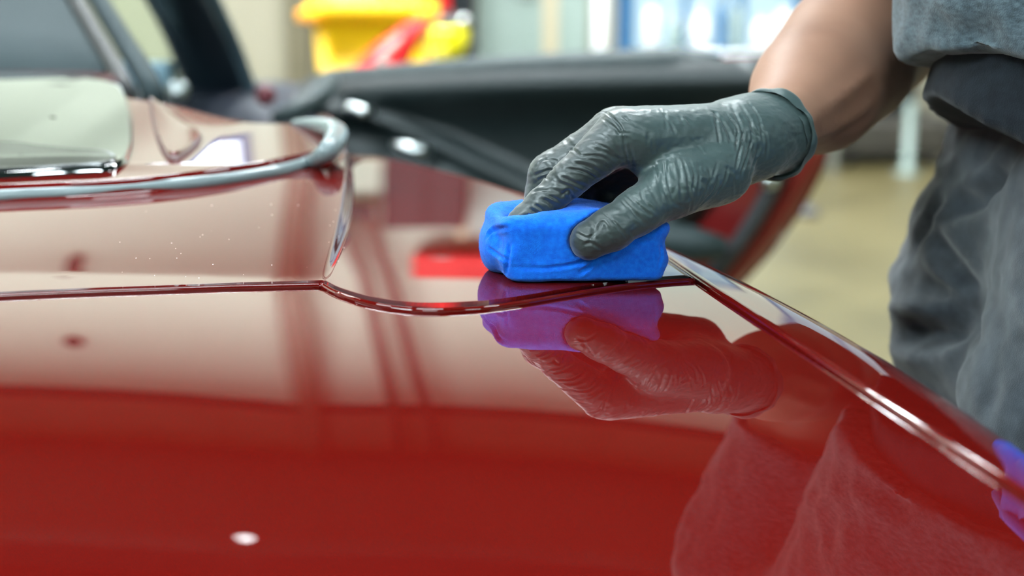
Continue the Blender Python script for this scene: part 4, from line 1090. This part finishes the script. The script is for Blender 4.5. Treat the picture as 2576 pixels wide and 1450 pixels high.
# pale door with cream frame
d0 = bk(1200, 90, 9.55)[0]; d1 = bk(1480, 90, 9.55)[0]
dm0 = bk(1366, 90, 9.55)[0]; dm1 = bk(1402, 90, 9.55)[0]
dr = structure(MB().box((d0, 9.545, .02), (dm0, 9.595, 2.5), .006).build('door_1', M['steelblue']))
MB().box((dm0 + .002, 9.52, 0), (dm1, 9.597, 2.6), .008).build('door_frame', M['creamtrim'], dr)
MB().box((d0 - .09, 9.52, 0), (d0 - .002, 9.597, 2.6), .008).build('door_frame', M['creamtrim'], dr)
MB().box((d0 - .002, 9.52, 2.51), (dm0 + .002, 9.597, 2.6), .008).build('door_frame', M['creamtrim'], dr)
MB().box((d0 + .06, 9.535, 1.35), (dm0 - .05, 9.546, 2.4), .01).build('door_panel', M['steelblue'], dr)
MB().box((d0 + .06, 9.535, .15), (dm0 - .05, 9.546, 1.2), .01).build('door_panel', M['steelblue'], dr)
MB().tube([(dm0 - .06, 9.545, 1.02), (dm0 - .06, 9.48, 1.02), (dm0 - .16, 9.48, 1.02)], .011, 8).build('door_handle', M['steel'], dr, True)
sp = structure(MB().box((dm1 + .002, 9.55, .0), (d1, 9.597, 2.6), .004).build('door_2', M['steelblue']))

# window bay
M['pane_added_glow'] = mat('added_glow_pane', (.08, .10, .11, 1), .3, 0, 0, emit=((.85, .95, 1.0, 1), 4.5))
def window(n, x0, x1, z0, z1, nx_):
    wn = structure(MB().box((x0 - .05, 9.56, z0 - .05), (x1 + .05, 9.598, z1 + .05), .004).build(f'window_{n}', M['bluef']))  # window_3 is only an added unseen glow
    wx_ = (x1 - x0) / nx_
    for i in range(nx_):
        MB().box((x0 + i * wx_ + .015, 9.545, z0), (x0 + (i + 1) * wx_ - .015, 9.558, z1)).build('pane', M['pane_added_glow' if n == 3 else 'pane'], wn)
    for i in range(nx_ + 1):
        w_ = .022
        MB().box((x0 + i * wx_ - w_, 9.52, z0 - .04), (x0 + i * wx_ + w_, 9.56, z1 + .04), .004).build('mullion', M['bluef'], wn)
    MB().box((x0 - .04, 9.50, z0 - .06), (x1 + .04, 9.56, z0 - .005), .005).build('window_sill', M['whitep'], wn)
    return wn
wa_ = bk(1585, 0, 9.5)[0]; wb_ = bk(2010, 0, 9.5)[0]
window(1, wa_, wb_, .45, 2.7, 3)
window(2, 2.35, 4.9, 1.5, 3.3, 4)
window(3, -2.75, -1.80, 1.95, 2.70, 2)  # unseen glow added for the bright blob mirrored on the deck

# steel bench with white containers in front of the window
z_b = bk(1800, 128, 8.4)[2]
xb0, xb1 = bk(1595, 128, 8.4)[0], bk(2120, 128, 8.4)[0]
bench = thing('workbench', 'steel workbench in front of the bright window bay', 'workbench', ((xb0 + xb1) / 2, 8.6, 0))
MB().box((xb0, 8.3, z_b - .04), (xb1, 8.95, z_b), .008).build('bench_top', M['steel'], bench)
MB().box((xb0 + .05, 8.36, .25), (xb1 - .05, 8.9, .28), .006).build('shelf', M['steel'], bench)
for sx in (xb0 + .04, xb1 - .04):
    for sy in (8.35, 8.9):
        MB().box((sx - .025, sy - .025, 0), (sx + .025, sy + .025, z_b - .04), .004).build('leg', M['steel'], bench)
items = [(1640, .045, .30, 'whitep', 'bluef', 'white bottle with blue cap, leftmost on the workbench'), (1700, .04, .20, 'steelblue', 'whitep', 'pale teal bottle second from the left on the workbench'), (1760, .06, .24, 'whitep', 'whitep', 'stout white jug in the middle of the workbench'),
         (1815, .035, .34, 'bluef', 'blackp', 'tall blue bottle near the middle of the workbench'), (1850, .035, .30, 'steelblue', 'bluef', 'pale bottle beside the tall blue one on the workbench'), (1920, .07, .20, 'whitep', 'steel', 'wide white tub toward the right of the workbench'), (1970, .05, .28, 'whitep', 'bluef', 'white bottle nearest the arm on the workbench')]
for px_, r_, h_, a_, b_, lb in items:
    bottle('bottle', lb, (bk(px_, 120, 8.6)[0], 8.6, z_b + .001), r_, h_, M[a_], M[b_], 'bottle', 'containers on the workbench')
# white pole stand and blue post left of the bench
px0 = bk(1510, 90, 7.6)
st_ = thing('pole_stand', 'white pole stand on a splayed base before the pale wall', 'stand', (px0[0], 7.6, 0))
MB().tube([(0, 0, .05), (0, 0, 1.75)], .035, 14).build('pole', M['whitep'], st_, True, local=True)
for k in range(4):
    a = R(45 + 90 * k); MB().tube([(0, 0, .06), (.28 * math.cos(a), .28 * math.sin(a), .015)], .014, 8).build('foot', M['steel'], st_, True, local=True)
MB().box((-.09, -.05, 1.2), (.09, .05, 1.55), .02).build('lamp_head', M['whitep'], st_, local=True)
bp = bk(1573, 60, 8.0)
po = thing('blue_post', 'dark blue upright post left of the window bay', 'post', (bp[0], 8.0, 0))
MB().box((-.045, -.045, .012), (.045, .045, 2.4), .006).build('upright', M['bluef'], po, local=True)
MB().box((-.14, -.14, 0), (.14, .14, .012), .003).build('base_plate', M['bluef'], po, local=True)
# dark machine and white post on the floor to the right
m0 = bk(2090, 330, 8.7)[0]; m1 = bk(2380, 330, 8.7)[0]; mz = bk(2200, 232, 8.7)[2]
mc = thing('floor_machine', 'dark low machine standing on the beige floor past the arm', 'machine', ((m0 + m1) / 2, 8.8, 0))
MB().box((m0, 8.55, .06), (m1, 9.2, mz * .7), .05).build('machine_body', M['grime'], mc)
MB().box((m0 + .12, 8.62, mz * .7), (m1 - .2, 9.1, mz * 1.25), .06).build('hood', M['blackp'], mc)
for sx in (m0 + .1, m1 - .1):
    for sy in (8.62, 9.1):
        MB().lathe((sx, sy, .06), [(.01, -.025), (.05, -.022), (.06, 0), (.05, .022), (.01, .025)], 14, 'x').build('wheel', M['rubber'], mc, True)
wp = bk(2288, 330, 8.3)
ps_ = thing('floor_post', 'short white post standing before the dark machine', 'post', (wp[0], 8.3, 0))
MB().lathe((0, 0, 0), [(.08, 0), (.08, .012), (.030, .02), (.028, .40), (.02, .42)], 16).build('post', M['steelblue'], ps_, True, local=True)
pb = bk(2032, 545, 4.3)
db = thing('door_stop', 'small dark grey rubber block lying on the open floor', 'block', (pb[0], 4.3 + 0, 0))
yy = 1.15 / ((1.15 - pb[2]) / 4.3); db.location = (bk(2032, 545, yy)[0], yy, 0)
MB().loft([rrect(0, 0, .05, .05, 0, 4, .02), rrect(0, 0, .05, .05, .03, 4, .02), rrect(0, 0, .035, .035, .05, 4, .015)]).build('rubber_block', M['seal'], db, True, local=True)

# things on the high wall that the paint mirrors: hoses, round speakers, a red cabinet row, a small lamp
for k, (pts, lb) in enumerate((([(-1.05, 9.45, 2.3), (-.98, 9.42, 2.9), (-.86, 9.42, 3.9), (-.72, 9.42, 4.8), (-.68, 9.42, 5.25)], 'left dark hose slung down the back wall above the yellow bin'), ([(-.94, 9.45, 2.3), (-.80, 9.42, 3.0), (-.60, 9.42, 4.1), (-.42, 9.42, 4.9), (-.36, 9.42, 5.25)], 'right dark hose slung down the back wall above the black cabinet'))):
    hs = thing('wall_hose', lb, 'hose', pts[0], 'hoses on the back wall')
    MB().tube(spline(pts, 24), .045, 10).build('hose', M['metalpole'], hs, True)
    MB().lathe((pts[0][0], pts[0][1], pts[0][2]), [(.03, -.10), (.06, -.08), (.06, .04), (.03, .05)], 14).build('nozzle', M['blackp'], hs, True)
for x_, z_, lb in ((-3.05, 3.25, 'lower round black speaker high on the left of the back wall'), (-3.05, 4.15, 'upper round black speaker high on the left of the back wall')):
    sk = thing('wall_speaker', lb, 'speaker', (x_, 9.58, z_), 'round speakers on the back wall')
    MB().lathe((0, 0, 0), [(.02, 0), (.05, .0), (.07, .04), (.065, .06), (.04, .07), (.0, .07)], 24, 'y').build('speaker_body', M['blackp'], sk, True, local=True)
rc = thing('wall_cabinet', 'long red cabinet mounted on the back wall above the pale door', 'cabinet', (-.1, 9.45, 2.62))
MB().box((-.62, 9.3, 2.62), (.62, 9.595, 2.98), .02).build('cabinet_body', M['redp'], rc)
for k in range(3):
    d_ = MB().box((-.6 + k * .41, 9.285, 2.64), (-.6 + k * .41 + .39, 9.299, 2.96), .006).build('cabinet_door', M['redp'], rc)
    MB().box((-.6 + k * .41 + .14, 9.27, 2.66), (-.6 + k * .41 + .25, 9.285, 2.68), .003).build('handle', M['whitep'], d_)
sl2 = thing('spot_lamp', 'small bright spot lamp hung before the high back wall', 'lamp', (-1.42, 6.85, 4.72))
MB().lathe((0, 0, 0), [(.02, .08), (.035, .07), (.05, .03), (.055, .0), (.048, .0)], 20).build('shade', M['blackp'], sl2, True, local=True)
MB().lathe((0, 0, 0), [(.0, -.010), (.025, -.007), (.045, .003), (.045, .010)], 20).build('bulb', M['diffuser'], sl2, True, local=True)
MB().tube([(0, 0, .10), (0, 0, H - 4.72)], .006, 6).build('cord', M['blackp'], sl2, True, local=True)
